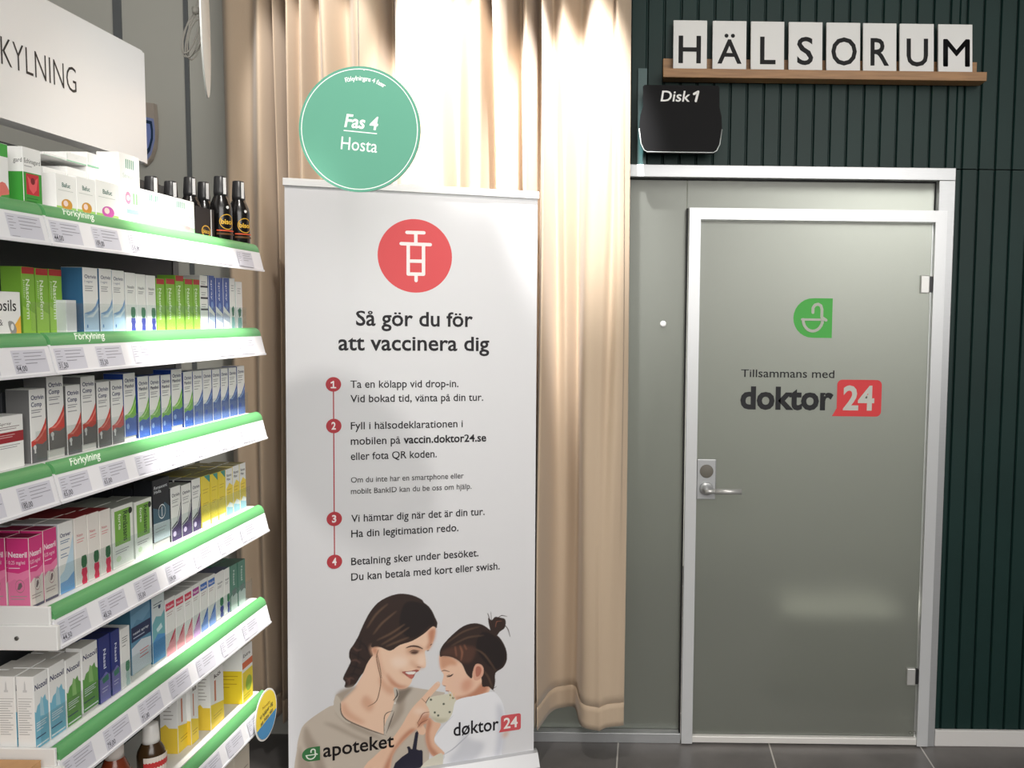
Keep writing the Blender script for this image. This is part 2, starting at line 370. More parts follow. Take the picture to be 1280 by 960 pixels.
LX = [(175, 247), (300, 378), (437, 487), (556, 608), (666, 748), (792, 852), (908, 977), (1027, 1110)]
YT = -0.064
for (ch, a, c), (lx0, lx1) in zip(tiles, LX):
    P0 = on_y(a, 60, YT); P1 = on_y(c, 60, YT); zt = on_y((a + c) / 2, 22.5 + (a - 842) * 0.0155, YT).z
    z0 = zs - 0.0157; t = 0.012; lean = math.radians(6)
    W, H = P1.x - P0.x, (zt - z0)
    b = MB(); b.box((0, 0, 0), (W, t, H), tilew, 0.0015)
    F = Flat(); g0 = on_y(780 + lx0 / 2.56, 60, YT).x - P0.x; g1 = on_y(780 + lx1 / 2.56, 60, YT).x - P0.x
    F.text(ch, g0, g1, H * 0.205, (22, 22, 24), 0.100 if ch != 'Ä' else 0.088, 0.012)
    if ch == 'Ä': F.items[-1] = (F.items[-1][0], F.items[-1][1], (22, 22, 24))
    F.add_to(b, lambda x, y, l: (x, -0.0003 - l, y))
    o = b.build('letter_tile', loc=(P0.x, YT + 0.004, z0 + 0.0014), label='white tile with black capital letter %s standing on the oak ledge' % ch, cat='letter tile', group='letter tiles on the oak ledge')
    o.rotation_euler = (-lean, 0, 0)

# counter display, switched off, with a line of white writing
q0, q1 = on_y(799.5, 106, -0.11), on_y(902, 191, -0.11); W, H = q1.x - q0.x, q0.z - q1.z
out2 = [(0.06, 1), (0.94, 1), (0.96, 0.975), (0.965, 0.68), (0.99, 0.55), (1, 0.35), (0.975, 0.12), (0.94, 0.03), (0.90, 0.0), (0.10, 0.0), (0.06, 0.03), (0.025, 0.12), (0, 0.35), (0.012, 0.55), (0.045, 0.68), (0.04, 0.975)]
pts = [(u * W, v * H) for u, v in out2]
disp = empty('counter_display', (q0.x, -0.11, q1.z), 'black queue display with wavy sides under the oak ledge beside the curtain', 'display')
bk = mat('black_plastic', (14, 14, 16), 0.6, Specular_IOR_Level=0.15)
b = MB(); b.prism(pts, 'y', 0, 0.03, bk); 
F = Flat(); F.text('Disk', 0.255 * W, 0.605 * W, 0.76 * H, WHITE, 0.155 * H, 0.012, slant=0.15); F.stroke([(0.655 * W, 0.873 * H), (0.705 * W, 0.908 * H), (0.678 * W, 0.768 * H)], 0.028 * W, WHITE)
F.add_to(b, lambda x, y, l: (x, -0.0003 - l, y)); b.build('screen', disp)
b = MB(); b.tube([(u * W, -0.001, v * H) for u, v in out2[5:13]], 0.0022, mat('pale_rim', (190, 196, 194), 0.3, 0.4), 8); b.build('rim', disp)
b = MB(); b.box((0.3 * W, 0.0302, 0.3 * H), (0.7 * W, 0.1095, 0.7 * H), bk, 0.003); b.build('wall_bracket', disp)

# ---------------------------------------------------------------- curtain
cm = bpy.data.materials.new('beige_curtain_cloth'); cm.use_nodes = True
nt = cm.node_tree; p = nt.nodes['Principled BSDF']; p.inputs['Base Color'].default_value = (*lin((192, 171, 147)), 1); p.inputs['Roughness'].default_value = 0.75
p.inputs['Sheen Weight'].default_value = 0.25
n = nt.nodes.new('ShaderNodeTexNoise'); tc = nt.nodes.new('ShaderNodeTexCoord'); mp = nt.nodes.new('ShaderNodeMapping'); bp = nt.nodes.new('ShaderNodeBump')
mp.inputs['Scale'].default_value = (60, 60, 9); n.inputs['Scale'].default_value = 6; bp.inputs['Strength'].default_value = 0.12; bp.inputs['Distance'].default_value = 0.004
L = nt.links.new; L(tc.outputs['Object'], mp.inputs['Vector']); L(mp.outputs['Vector'], n.inputs['Vector']); L(n.outputs['Fac'], bp.inputs['Height']); L(bp.outputs['Normal'], p.inputs['Normal'])
YC = -0.15
# fold lines: place along the rail in metres at the top and at the hem, and how far each stands out into the room
Xc = lambda px: on_y(px, 200, YC).x
FOLD = [(284, 284, .00), (300, 300, .045), (322, 318, .02), (338, 336, .05), (346, 344, -.085), (353, 352, .04), (362, 361, -.08), (370, 372, .035), (376, 380, -.01), (384, 392, .05), (391, 402, -.02), (412, 425, .055), (436, 448, -.005), (456, 470, .05), (476, 488, .03), (480, 497, -.05),
        (500, 515, .055), (530, 545, .01), (552, 566, .05), (568, 580, -.025), (578, 588, .035), (585, 596, -.02), (596, 612, .05), (606, 624, -.055), (620, 636, .055), (636, 650, .03), (647, 662, -.055), (657, 671, .05), (667, 677, -.04), (677, 681, .055, .065), (689, 693, -.03, -.02),
        (708, 704, .02, -.06), (731, 717, -.035, -.065), (745, 729, .045, .035), (762, 752, .038, .05), (765, 763, .02, .052), (770, 774, .04, .05), (788, 788, .012, .035)]
def fold_at(s, t):
    """s: 0..n-1 along the folds, t: 0 hem .. 1 top"""
    def cr(v, s):
        i = min(int(s), len(v) - 2); f = s - i
        p0, p1, p2, p3 = v[max(i - 1, 0)], v[i], v[i + 1], v[min(i + 2, len(v) - 1)]
        m1, m2 = (p2 - p0) / 2, (p3 - p1) / 2
        return p1 * (2 * f ** 3 - 3 * f * f + 1) + m1 * (f ** 3 - 2 * f * f + f) + p2 * (-2 * f ** 3 + 3 * f * f) + m2 * (f ** 3 - f * f)
    tt = min(1.0, t * 1.25)
    return cr(XT, s) * t + cr(XB, s) * (1 - t), cr(DP, s) * tt + cr(DPB, s) * (1 - tt)
XT = [Xc(f[0]) for f in FOLD]; XB = [Xc(f[1]) for f in FOLD]; DP = [f[2] for f in FOLD]; DPB = [f[-1] for f in FOLD]
NS, NZ = 460, 70; AMP = 1.55
HEM = on_y(740, 903, YC - 0.03).z
def drape(z_lo, z_hi, rows, lift):
    b = MB(); vs_ = []
    for j in range(rows + 1):
        for i in range(NS + 1):
            s = (len(FOLD) - 1) * i / NS
            z0 = HEM + 0.006 * math.sin(s * 0.9) + 0.003 * math.sin(s * 2.3 + 1)
            h = z_lo + (z_hi - z_lo) * j / rows; z = z0 + h * (3.35 - z0) / (3.35 - HEM); t = h / (3.35 - HEM)
            x, d = fold_at(s, t)
            wob = 0.005 * math.sin(s * 1.1 + z * 2.1) + 0.003 * math.sin(s * 2.1 - z * 3.7)
            inn = 1 if 0.5 < s < len(FOLD) - 1.5 else 0.2
            vs_.append((x + 0.010 * math.sin(z * 1.7 + s) * inn, YC - d * AMP - wob - lift, z))
    b.add(vs_, [[j * (NS + 1) + i, j * (NS + 1) + i + 1, (j + 1) * (NS + 1) + i + 1, (j + 1) * (NS + 1) + i] for j in range(rows) for i in range(NS)], cm, True)
    return b
cur = empty('curtain', (0, 0, 0), 'floor length beige pleated curtain hanging behind the tall white banner', 'curtain')
cl = drape(0.08, 3.35 - HEM, NZ, 0.0).build('cloth', cur); md = cl.modifiers.new('thickness', 'SOLIDIFY'); md.thickness = 0.003
hemo = drape(0.0, 0.088, 4, 0.0016).build('hem', cur); md = hemo.modifiers.new('thickness', 'SOLIDIFY'); md.thickness = 0.003
b = MB(); b.tube([(XT[0] - 0.1, YC, 3.37), (XT[-1] + 0.1, YC, 3.37)], 0.014, alu, 12)
for xx in (XT[0] - 0.05, XT[-1] + 0.05): b.tube([(xx, YC, 3.37), (xx, YC, CEIL)], 0.006, alu, 8)
b.build('curtain_rail', cur)

# ---------------------------------------------------------------- roll-up banner
dep = lambda d: CAM.y + d
TL, TR, BR = on_y(355.5, 230, dep(2.90)), on_y(672, 247, dep(3.12)), on_y(667, 939, dep(3.17))
BL = on_y(361, 1000, dep(2.88)); BL = Vector((on_y(361, 985, dep(2.88)).x, dep(2.88), BR.z))
def ban(u, v): return (BL * (1 - u) + BR * u) * (1 - v) + (TL * (1 - u) + TR * u) * v
BW = ((TR - TL).length + (BR - BL).length) / 2; BH = ((TR - BR).length + (TL - BL).length) / 2
def ban_n(u, v):
    du = (BR - BL) * (1 - v) + (TR - TL) * v; dv = (TL - BL) * (1 - u) + (TR - BR) * u
    return du.cross(dv).normalized()
def project(P):
    d = RM.transposed() @ (P - CAM); return PPX + FPX * d.x / -d.z, PPY - FPX * d.y / -d.z
def uv(px, py):
    """sheet coordinates (metres from the lower corner) of a point of the print"""
    u, v = 0.5, 0.5
    for _ in range(12):
        x, y = project(ban(u, v)); e = 1e-4
        xu, yu = project(ban(u + e, v)); xv, yv = project(ban(u, v + e))
        a, b_, c, d = (xu - x) / e, (xv - x) / e, (yu - y) / e, (yv - y) / e; D = a * d - b_ * c
        u += ((px - x) * d - (py - y) * b_) / D; v += (a * (py - y) - c * (px - x)) / D
    return u * BW, v * BH
F = Flat()
F.rect(0, 0, BW, BH, (226, 226, 229))
# icon
cx_, cy_ = uv(519, 320); rx = (uv(565.5, 321)[0] - uv(472.5, 319)[0]) / 2; ry = (uv(519, 274)[1] - uv(519, 366)[1]) / 2
F.ell(cx_, cy_, rx, ry, (222, 88, 92), 64)
Z2 = lambda x, y: uv(340 + x / 3.765, 240 + y / 3.765)
sw = 0.0115
for st in ([(635, 190), (715, 192)], [(677, 191), (677, 243)], [(608, 243), (745, 248)], [(641, 246), (641, 386), (713, 387), (713, 248)], [(643, 325), (712, 326)], [(678, 387), (678, 417)]):
    F.stroke([Z2(*q) for q in st], sw, (246, 240, 240))
INK = (40, 38, 42)
def line(t, px0, px1, py0, py1, cap_px, bold=0.006, col=INK):
    a, c = uv(px0, py0), uv(px1, py1); k = uv(px0, py0 - cap_px)
    F.text(t, a[0], c[0], (a[1] + c[1]) / 2, col, k[1] - a[1], bold, xh=True)
line('Så gör du för', 445, 591, 407, 408, 17.8, 0.016)
line('att vaccinera dig', 423, 611.5, 437.5, 438.5, 17.8, 0.016)
line('Ta en kölapp vid drop-in.', 438, 573, 484.6, 484, 9.0, 0.008)
line('Vid bokad tid, vänta på din tur.', 438, 604, 503.2, 500.5, 9.0, 0.008)
line('Fyll i hälsodeklarationen i', 438.5, 578.5, 537, 533.6, 9.0, 0.008)
line('mobilen på', 438.5, 500.5, 556, 554.4, 9.0, 0.008)
line('vaccin.doktor24.se', 504.5, 607.7, 554.4, 551.3, 9.0, 0.022)
line('eller fota QR koden.', 438.5, 545.9, 574.9, 571.6, 9.0, 0.008)
line('Om du inte har en smartphone eller', 438.7, 579.6, 603.6, 597.5, 6.6, 0.006, (66, 64, 66))
line('mobilt BankID kan du be oss om hjälp.', 438.7, 589.4, 617.6, 610.8, 6.6, 0.006, (66, 64, 66))
line('Vi hämtar dig när det är din tur.', 439, 605.7, 652.8, 643.4, 9.0, 0.008)
line('Ha din legitimation redo.', 439, 573, 671.8, 663.6, 9.0, 0.008)
line('Betalning sker under besöket.', 439, 598, 706.6, 695, 9.0, 0.008)
line('Du kan betala med kort eller swish.', 439, 624.5, 725.6, 711.6, 9.0, 0.008)
BR_ = (186, 66, 74)
pc = [uv(416.8, 480.4), uv(417.3, 532.4), uv(417.9, 648.5), uv(418.2, 702)]
F.stroke([pc[0], pc[3]], 0.0035, BR_)
for i, q in enumerate(pc):
    F.ell(q[0], q[1], 0.0245, 0.0245, BR_, 32)
    if i == 0: F.stroke([(q[0] - 0.007, q[1] + 0.005), (q[0], q[1] + 0.0095), (q[0], q[1] - 0.011)], 0.0045, (246, 238, 238)); F.stroke([(q[0] - 0.007, q[1] - 0.011), (q[0] + 0.007, q[1] - 0.011)], 0.0045, (246, 238, 238))
    else: F.text('1234'[i], q[0] - 0.0075, q[0] + 0.0065, q[1] - 0.0115, (246, 238, 238), 0.024, 0.03)
# the printed photograph: a woman in a beige shirt with a child on her arm
Z7 = lambda x, y: uv(340 + x / 3.765, 720 + y / 3.765)
import numpy as np
CELL = 0.0017; PU, PV = int(BW / CELL), int(uv(519, 738)[1] / CELL)
GX, GY = np.meshgrid((np.arange(PU + 1)) * BW / PU, np.arange(PV + 1) * CELL)
PIC = np.zeros((PV + 1, PU + 1, 3)) + np.array(lin((226, 226, 229))); HIT = np.zeros((PV + 1, PU + 1))
def soften(m, r):
    for ax in (0, 1):
        for _ in range(2):
            c = np.cumsum(np.pad(m, [(r + 1, r) if k == ax else (0, 0) for k in (0, 1)], mode='edge'), axis=ax)
            n = m.shape[ax]; i = np.arange(n)
            m = (np.take(c, i + 2 * r + 1, axis=ax) - np.take(c, i, axis=ax)) / (2 * r + 1)
    return m
def lay(poly, col, soft):
    global PIC, HIT
    p = np.array(poly); pad = (soft * 3 + 3) * CELL
    i0, i1 = max(0, int((p[:, 0].min() - pad) / (BW / PU))), min(PU, int((p[:, 0].max() + pad) / (BW / PU)) + 1)
    j0, j1 = max(0, int((p[:, 1].min() - pad) / CELL)), min(PV, int((p[:, 1].max() + pad) / CELL) + 1)
    if i1 <= i0 or j1 <= j0: return
    m = np.zeros((j1 - j0 + 1, i1 - i0 + 1))
    for ox, oy in ((-.25, -.25), (.25, -.25), (-.25, .25), (.25, .25)):
        X_, Y_ = GX[j0:j1 + 1, i0:i1 + 1] + ox * CELL, GY[j0:j1 + 1, i0:i1 + 1] + oy * CELL
        ins = np.zeros(X_.shape, bool)
        for a, c in zip(p, np.roll(p, -1, axis=0)):
            if a[1] == c[1]: continue
            ins ^= ((a[1] > Y_) != (c[1] > Y_)) & (X_ < (c[0] - a[0]) * (Y_ - a[1]) / (c[1] - a[1]) + a[0])
        m += ins * 0.25
    if soft: m = soften(m, soft)
    k = (slice(j0, j1 + 1), slice(i0, i1 + 1))
    PIC[k] = PIC[k] * (1 - m[..., None]) + np.array(lin(col)) * m[..., None]; HIT[k] = np.maximum(HIT[k], m)
SOFT = {}
def fig(pts, col, sm=3, soft=None): lay(smooth_path([Z7(*q) for q in pts], sm), col, SOFT.get(col, 0) if soft is None else soft)
def brush(pts, wd, col, soft=None):
    w_ = max(wd / 3.765 * 0.00275, CELL * 1.3); q = [Vector(Z7(*p_)) for p_ in pts]; up, dn = [], []
    for i, p_ in enumerate(q):
        t_ = (q[min(i + 1, len(q) - 1)] - q[max(i - 1, 0)]).normalized(); n_ = Vector((-t_.y, t_.x)) * w_ / 2 * (1 if 0 < i < len(q) - 1 else 0.45)
        up.append(tuple(p_ + n_)); dn.append(tuple(p_ - n_))
    lay(smooth_path(up + dn[::-1], 4), col, SOFT.get(col, 0) if soft is None else soft)
HAIR, HAIR2, HAIR3 = (54, 39, 35), (104, 80, 64), (35, 26, 26)
SK, SK2, SK3, SK4 = (242, 206, 180), (222, 174, 146), (200, 138, 110), (250, 222, 202)
SH, SH2, SH3 = (202, 190, 176), (172, 158, 144), (134, 122, 110)
SOFT.update({SK2: 4, SK3: 3, SK4: 5, SH2: 3, SH3: 3, HAIR2: 1, HAIR3: 1, (218, 220, 228): 5, (214, 216, 226): 5, (240, 200, 176): 5, (222, 164, 138): 5, (214, 160, 130): 3, (200, 190, 178): 4, (196, 190, 166): 3, (86, 58, 48): 3, (150, 100, 78): 1, (104, 74, 66): 1})
END = 985
# shirt
fig([(300, 560), (290, 606), (270, 614), (205, 655), (150, 700), (130, 745), (117, 820), (124, END), (400, END), (690, END), (728, END), (742, 780), (738, 700), (740, 610), (770, 580), (815, 552), (780, 543), (700, 530), (640, 522), (590, 525), (560, 545), (470, 700), (380, 640), (330, 560)], SH)
fig([(150, 720), (165, 712), (190, 760), (230, 830), (270, END), (230, END), (190, 860), (150, 790)], SH2)
fig([(300, 640), (330, 650), (400, 700), (480, 740), (520, 770), (440, 745), (360, 705)], SH2)
fig([(240, 690), (300, 700), (400, 750), (500, 790), (420, 775), (320, 730)], SH2)
fig([(600, 560), (640, 570), (620, 640), (560, 720), (545, 700), (580, 640)], SH2)
fig([(640, 535), (700, 545), (660, 600), (640, 640), (625, 620)], (200, 190, 178))
fig([(590, 540), (640, 525), (660, 530), (610, 590), (590, 600), (570, 570)], SH3)
fig([(128, 800), (150, 850), (190, 890), (210, END), (124, END)], SH2)
# hair mass and braid
fig([(776, 240), (765, 190), (742, 148), (716, 126), (704, 110), (660, 90), (605, 83), (552, 95), (500, 124), (462, 168), (436, 215), (415, 262), (405, 285), (384, 322), (366, 348), (362, 380), (370, 402), (358, 430), (350, 446), (334, 482), (345, 500), (342, 524), (372, 524), (396, 505), (424, 462), (470, 420), (520, 420), (600, 400), (700, 320)], HAIR)
# neck, chest and face
fig([(455, 400), (430, 455), (400, 508), (372, 545), (325, 592), (326, 650), (380, 690), (440, 718), (500, 735), (530, 748), (534, 700), (560, 640), (578, 575), (572, 530), (580, 500), (560, 420), (500, 360)], SK)
fig([(480, 340), (470, 350), (490, 420), (510, 470), (540, 505), (572, 522), (612, 532), (640, 522), (656, 500), (662, 480), (676, 455), (694, 446), (700, 432), (716, 433), (724, 422), (722, 385), (720, 352), (738, 348), (754, 322), (764, 290), (770, 244), (755, 238), (715, 272), (660, 305), (600, 325), (560, 350), (510, 335)], SK)
fig([(535, 455), (548, 490), (572, 520), (612, 530), (640, 520), (600, 512), (570, 490)], SK3)
fig([(510, 470), (540, 505), (575, 524), (580, 545), (560, 560), (530, 540), (505, 500)], SK2)
fig([(440, 560), (480, 600), (460, 640), (420, 600)], SK2)
fig([(326, 600), (345, 600), (370, 640), (440, 690), (400, 690), (335, 652)], SK2)
fig([(500, 360), (515, 420), (530, 460), (520, 470), (500, 420), (492, 370)], SK2)
fig([(735, 262), (768, 246), (766, 290), (752, 322), (738, 346), (724, 340), (738, 310)], SK3)
fig([(640, 336), (690, 330), (716, 344), (704, 360), (650, 372), (632, 356)], (214, 168, 140), 3, 4)
fig([(560, 390), (610, 380), (640, 400), (620, 430), (575, 430)], SK4)
fig([(700, 360), (715, 380), (716, 415), (700, 425), (690, 410), (698, 385)], SK4)
fig([(672, 418), (700, 428), (718, 432), (694, 436), (676, 430)], SK3)
fig([(655, 395), (678, 418), (672, 428), (652, 410)], SK2)
# ear
fig([(468, 330), (466, 350), (478, 372), (494, 374), (500, 352), (492, 332)], SK2)
fig([(474, 340), (474, 354), (486, 366), (494, 356), (488, 340)], SK3)
# hair locks over the forehead and ear
fig([(776, 240), (765, 190), (742, 148), (716, 126), (700, 115), (640, 130), (560, 190), (480, 300), (468, 335), (500, 330), (540, 348), (562, 350), (600, 325), (660, 305), (715, 270), (752, 238), (770, 242)], HAIR)
fig([(640, 120), (710, 130), (750, 170), (768, 230), (740, 235), (690, 280), (640, 290), (600, 240), (610, 160)], HAIR3)
for q in ([(500, 300), (560, 270), (620, 230)], [(520, 320), (580, 285), (640, 245)], [(480, 270), (520, 220), (580, 170)], [(450, 240), (490, 180), (540, 135)], [(540, 330), (590, 310), (640, 290)]):
    brush(q, 9, HAIR2)
for q in ([(400, 300), (440, 330), (460, 380)], [(370, 360), (410, 380), (440, 400)], [(365, 420), (400, 430), (430, 440)], [(350, 470), (380, 460), (410, 470)], [(420, 290), (410, 350), (400, 410), (375, 470)]):
    brush(q, 7, HAIR3)
for q in ([(380, 335), (400, 350), (420, 345)], [(372, 400), (395, 395), (415, 410)], [(350, 500), (368, 480), (385, 485)], [(345, 480), (365, 490), (360, 515)]):
    brush(q, 6, (104, 74, 66))
brush([(500, 350), (492, 380), (500, 430), (512, 490), (505, 545), (490, 590), (455, 612)], 4, (120, 84, 66))
brush([(496, 372), (508, 430), (516, 480)], 3, HAIR)
# brow, eye, nostril, mouth
brush([(632, 338), (655, 330), (685, 332), (708, 342)], 8, (74, 50, 42))
brush([(745, 326), (752, 320)], 7, (74, 50, 42))
fig([(650, 360), (665, 352), (684, 353), (690, 359), (677, 367), (661, 367)], (84, 56, 48), 3, 1)
brush([(646, 358), (664, 349), (692, 353)], 4, (50, 34, 32)); brush([(730, 352), (738, 350)], 6, (60, 40, 36))
brush([(684, 428), (700, 430)], 5, (120, 70, 58))
fig([(612, 450), (650, 447), (680, 440), (692, 446), (676, 456), (664, 480), (645, 478), (622, 462)], (168, 88, 80))
fig([(628, 453), (650, 450), (676, 450), (668, 462), (650, 464), (636, 460)], (244, 238, 232))
fig([(636, 466), (664, 464), (660, 484), (646, 480)], (196, 112, 100))
brush([(600, 440), (612, 452), (622, 466)], 5, SK3)
# collar and placket
fig([(300, 562), (330, 535), (388, 518), (395, 524), (350, 570), (322, 595), (318, 575)], SH2)
fig([(300, 562), (318, 578), (324, 600), (326, 640), (345, 668), (372, 692), (350, 690), (310, 655), (290, 608)], (202, 192, 178))
brush([(322, 600), (326, 645), (350, 675), (400, 700), (470, 728), (530, 748)], 5, (96, 84, 76))
fig([(572, 530), (590, 528), (596, 560), (580, 600), (570, 640), (548, 690), (534, 745), (526, 742), (534, 690), (560, 640), (580, 580)], (204, 194, 182))
brush([(568, 635), (540, 645), (528, 670), (528, 740)], 4, (70, 62, 58)); brush([(574, 640), (560, 680), (540, 735)], 4, (70, 62, 58)); brush([(586, 535), (590, 560), (572, 585)], 7, (76, 66, 62))
fig([(574, 594), (582, 594), (582, 602), (574, 602)], (226, 220, 212))
# child: face
fig([(795, 360), (787, 392), (794, 440), (808, 466), (799, 508), (815, 519), (818, 538), (846, 548), (852, 572), (885, 588), (930, 580), (985, 566), (1020, 545), (1030, 500), (1000, 400), (900, 360), (840, 352)], (242, 202, 176))
fig([(860, 570), (890, 586), (935, 578), (1000, 555), (1020, 520), (990, 500), (950, 540), (900, 565)], SK3)
fig([(792, 372), (815, 372), (860, 392), (870, 420), (835, 420), (800, 440), (790, 410)], (214, 160, 130))
fig([(850, 470), (890, 480), (905, 520), (880, 550), (850, 530)], (240, 200, 176))
fig([(895, 500), (930, 480), (945, 510), (920, 545), (895, 540)], (222, 164, 138))
brush([(798, 448), (812, 444), (834, 450)], 5, (130, 90, 72)); brush([(824, 474), (840, 470), (852, 462)], 8, (60, 42, 38)); brush([(822, 470), (835, 465)], 4, (44, 32, 30))
brush([(806, 515), (818, 518)], 5, (150, 90, 74)); brush([(818, 540), (832, 542)], 6, (168, 84, 78))
# child: hair and ear
fig([(790, 354), (806, 322), (850, 275), (900, 236), (950, 222), (992, 230), (1024, 252), (1040, 268), (1072, 290), (1100, 340), (1106, 390), (1088, 430), (1052, 456), (1050, 500), (1040, 536), (1018, 520), (990, 520), (985, 480), (960, 440), (945, 450), (940, 482), (915, 460), (892, 412), (852, 384), (808, 376), (792, 380)], HAIR)
fig([(798, 356), (860, 330), (930, 330), (960, 345), (940, 400), (900, 408), (850, 378), (802, 374)], (86, 58, 48))
fig([(990, 262), (1060, 290), (1096, 345), (1098, 392), (1070, 435), (1030, 430), (990, 390), (960, 330)], HAIR3)
for q in ([(862, 335), (868, 375)], [(885, 330), (895, 360), (890, 395)], [(905, 325), (915, 345)]): brush(q, 8, (150, 100, 78))
for q in ([(830, 310), (900, 262), (970, 240)], [(850, 325), (920, 290), (990, 280)], [(1000, 450), (1020, 480), (1035, 520)], [(960, 345), (1000, 370), (1050, 440)]): brush(q, 6, HAIR2)
fig([(958, 416), (982, 416), (996, 436), (992, 468), (970, 490), (950, 486), (946, 450)], (224, 172, 148))
fig([(962, 428), (978, 426), (986, 442), (978, 466), (962, 474), (958, 450)], (186, 120, 100))
fig([(1030, 262), (1020, 225), (1018, 196), (1034, 208), (1050, 192), (1075, 196), (1096, 202), (1100, 222), (1094, 246), (1072, 262), (1058, 280), (1040, 276)], HAIR)
for q in ([(1028, 230), (1020, 190), (1014, 175)], [(1034, 220), (1030, 172)], [(1060, 200), (1080, 186), (1104, 190)], [(1090, 225), (1110, 250), (1120, 284)], [(1050, 215), (1060, 196), (1090, 206), (1080, 240)], [(1040, 530), (1055, 520)], [(1020, 520), (1044, 540)]): brush(q, 4, (60, 40, 36))
brush([(1052, 240), (1058, 215), (1080, 212)], 5, (132, 82, 66))
# toy, child's shirt and arm
fig([(745, 572), (792, 560), (842, 556), (866, 588), (858, 630), (832, 676), (792, 692), (756, 672), (734, 640), (726, 602)], (224, 220, 200))
fig([(745, 660), (790, 672), (832, 672), (792, 692), (756, 676)], (196, 190, 166))
for q in ((748, 582), (808, 602), (766, 642), (782, 656), (836, 640), (852, 574), (840, 560)): fig([(q[0] - 4, q[1] - 4), (q[0] + 4, q[1] - 4), (q[0] + 4, q[1] + 4), (q[0] - 4, q[1] + 4)], (84, 92, 76))
for q in ([(838, 580), (846, 545)], [(850, 580), (858, 552)], [(842, 560), (830, 546)]): brush(q, 5, (232, 206, 150))
fig([(862, 592), (896, 574), (960, 562), (1030, 545), (1058, 556), (1086, 600), (1100, 680), (1092, 745), (1080, 830), (1076, END), (770, END), (800, 880), (812, 840), (764, 775), (770, 752), (800, 710), (832, 676), (850, 640)], (244, 245, 250))
fig([(900, 740), (940, 770), (1000, 790), (960, 860), (860, 900), (830, 860), (870, 820)], (218, 220, 228))
fig([(1060, 600), (1090, 640), (1096, 740), (1080, 830), (1050, 850), (1062, 740)], (214, 216, 226))
brush([(812, 838), (850, 815), (900, 770), (930, 740)], 6, (196, 198, 208)); brush([(770, 752), (800, 712), (850, 660)], 3, (206, 208, 220))
fig([(736, 668), (765, 686), (795, 698), (770, 745), (766, 785), (812, 832), (790, 846), (755, 846), (730, 800), (722, 740)], (238, 194, 166))
fig([(736, 668), (752, 690), (740, 740), (750, 800), (785, 838), (755, 846), (730, 800), (722, 740)], SK3)
fig([(1086, 745), (1112, 728), (1104, 752), (1088, 758)], SK2)
# woman's forearm and pointing hand
fig([(400, END), (440, 890), (480, 850), (560, 772), (612, 700), (640, 650), (664, 616), (690, 588), (706, 572), (745, 528), (776, 498), (790, 502), (788, 520), (756, 556), (724, 596), (738, 625), (740, 655), (730, 690), (712, 700), (724, 725), (716, 746), (692, 744), (680, 722), (650, 745), (606, 790), (566, 850), (534, END)], (240, 200, 172))
fig([(606, 790), (566, 850), (534, END), (500, END), (540, 870), (600, 770), (650, 720), (680, 722), (650, 745)], SK3)
fig([(700, 640), (738, 650), (730, 690), (708, 700), (690, 715), (684, 690), (700, 672)], SK3)
fig([(664, 630), (700, 622), (728, 640), (722, 655), (690, 650)], SK4)
for q in ([(706, 578), (724, 596)], [(738, 640), (712, 646), (696, 672), (686, 690)], [(732, 676), (704, 690), (686, 712)], [(684, 690), (694, 705)]): brush(q, 4, (140, 84, 66))
brush([(724, 596), (740, 570)], 6, (46, 40, 44)); brush([(776, 500), (788, 506)], 6, (248, 222, 208))
# navy strap and bag
fig([(674, 738), (690, 738), (680, 815), (704, 818), (710, 850), (690, END), (560, END), (580, 880), (640, 832), (634, 806), (648, 802), (660, 815)], (34, 32, 52), 2)
fig([(700, 900), (760, 850), (806, 842), (780, END), (700, END)], (224, 220, 204))
# the picture is printed as a fine grid of ink colours
pm = bpy.data.materials.new('photographic_print'); pm.use_nodes = True
nt = pm.node_tree; p = nt.nodes['Principled BSDF']; p.inputs['Roughness'].default_value = 0.55
ca = nt.nodes.new('ShaderNodeVertexColor'); ca.layer_name = 'ink'; nt.links.new(ca.outputs['Color'], p.inputs['Base Color'])
F_text, F = F, Flat()
# logos
a, c = uv(377.5, 954), uv(400, 932.5); a2 = uv(400, 950); bowl_logo(F, a[0], a2[1], c[0], c[1], (62, 122, 74), (230, 240, 226))
a, c, k = uv(404, 946.5), uv(492.5, 933), uv(404, 929.5); F.text('apoteket', a[0], c[0], (a[1] + c[1]) / 2, (26, 20, 22), k[1] - a[1], 0.014)
a, c, k = uv(566.8, 919.6), uv(623.2, 912), uv(566.8, 903.5); F.text('døktor', a[0], c[0], (a[1] + c[1]) / 2, (34, 32, 38), k[1] - a[1], 0.012)
a, c = uv(626, 915), uv(651, 891); speech24(F, a[0], a[1], c[0], c[1], (214, 92, 98), (248, 240, 238), 0.02)
b = MB()
def on_ban(x, y, l): return ban(x / BW, y / BH) + ban_n(x / BW, y / BH) * l
F_text.add_to(b, on_ban, 0.00004, edge=0.035, rough=0.55)
F.add_to(b, lambda x, y, l: on_ban(x, y, l + 0.0004), 0.00005, edge=0.035, rough=0.55)
PI0 = len(b.v); need = HIT > 0.004; need = need[:-1, :-1] | need[1:, :-1] | need[:-1, 1:] | need[1:, 1:]
ids = -np.ones((PV + 1, PU + 1), int); js, is_ = np.nonzero(np.pad(need, ((0, 1), (0, 1))) | np.pad(need, ((1, 0), (0, 1))) | np.pad(need, ((0, 1), (1, 0))) | np.pad(need, ((1, 0), (1, 0))))
ids[js, is_] = np.arange(len(js))
b.add([on_ban(GX[j, i], GY[j, i], 0.0003) for j, i in zip(js, is_)], [[int(ids[j, i]), int(ids[j, i + 1]), int(ids[j + 1, i + 1]), int(ids[j + 1, i])] for j, i in zip(*np.nonzero(need))], pm)
INKS = PIC[js, is_]
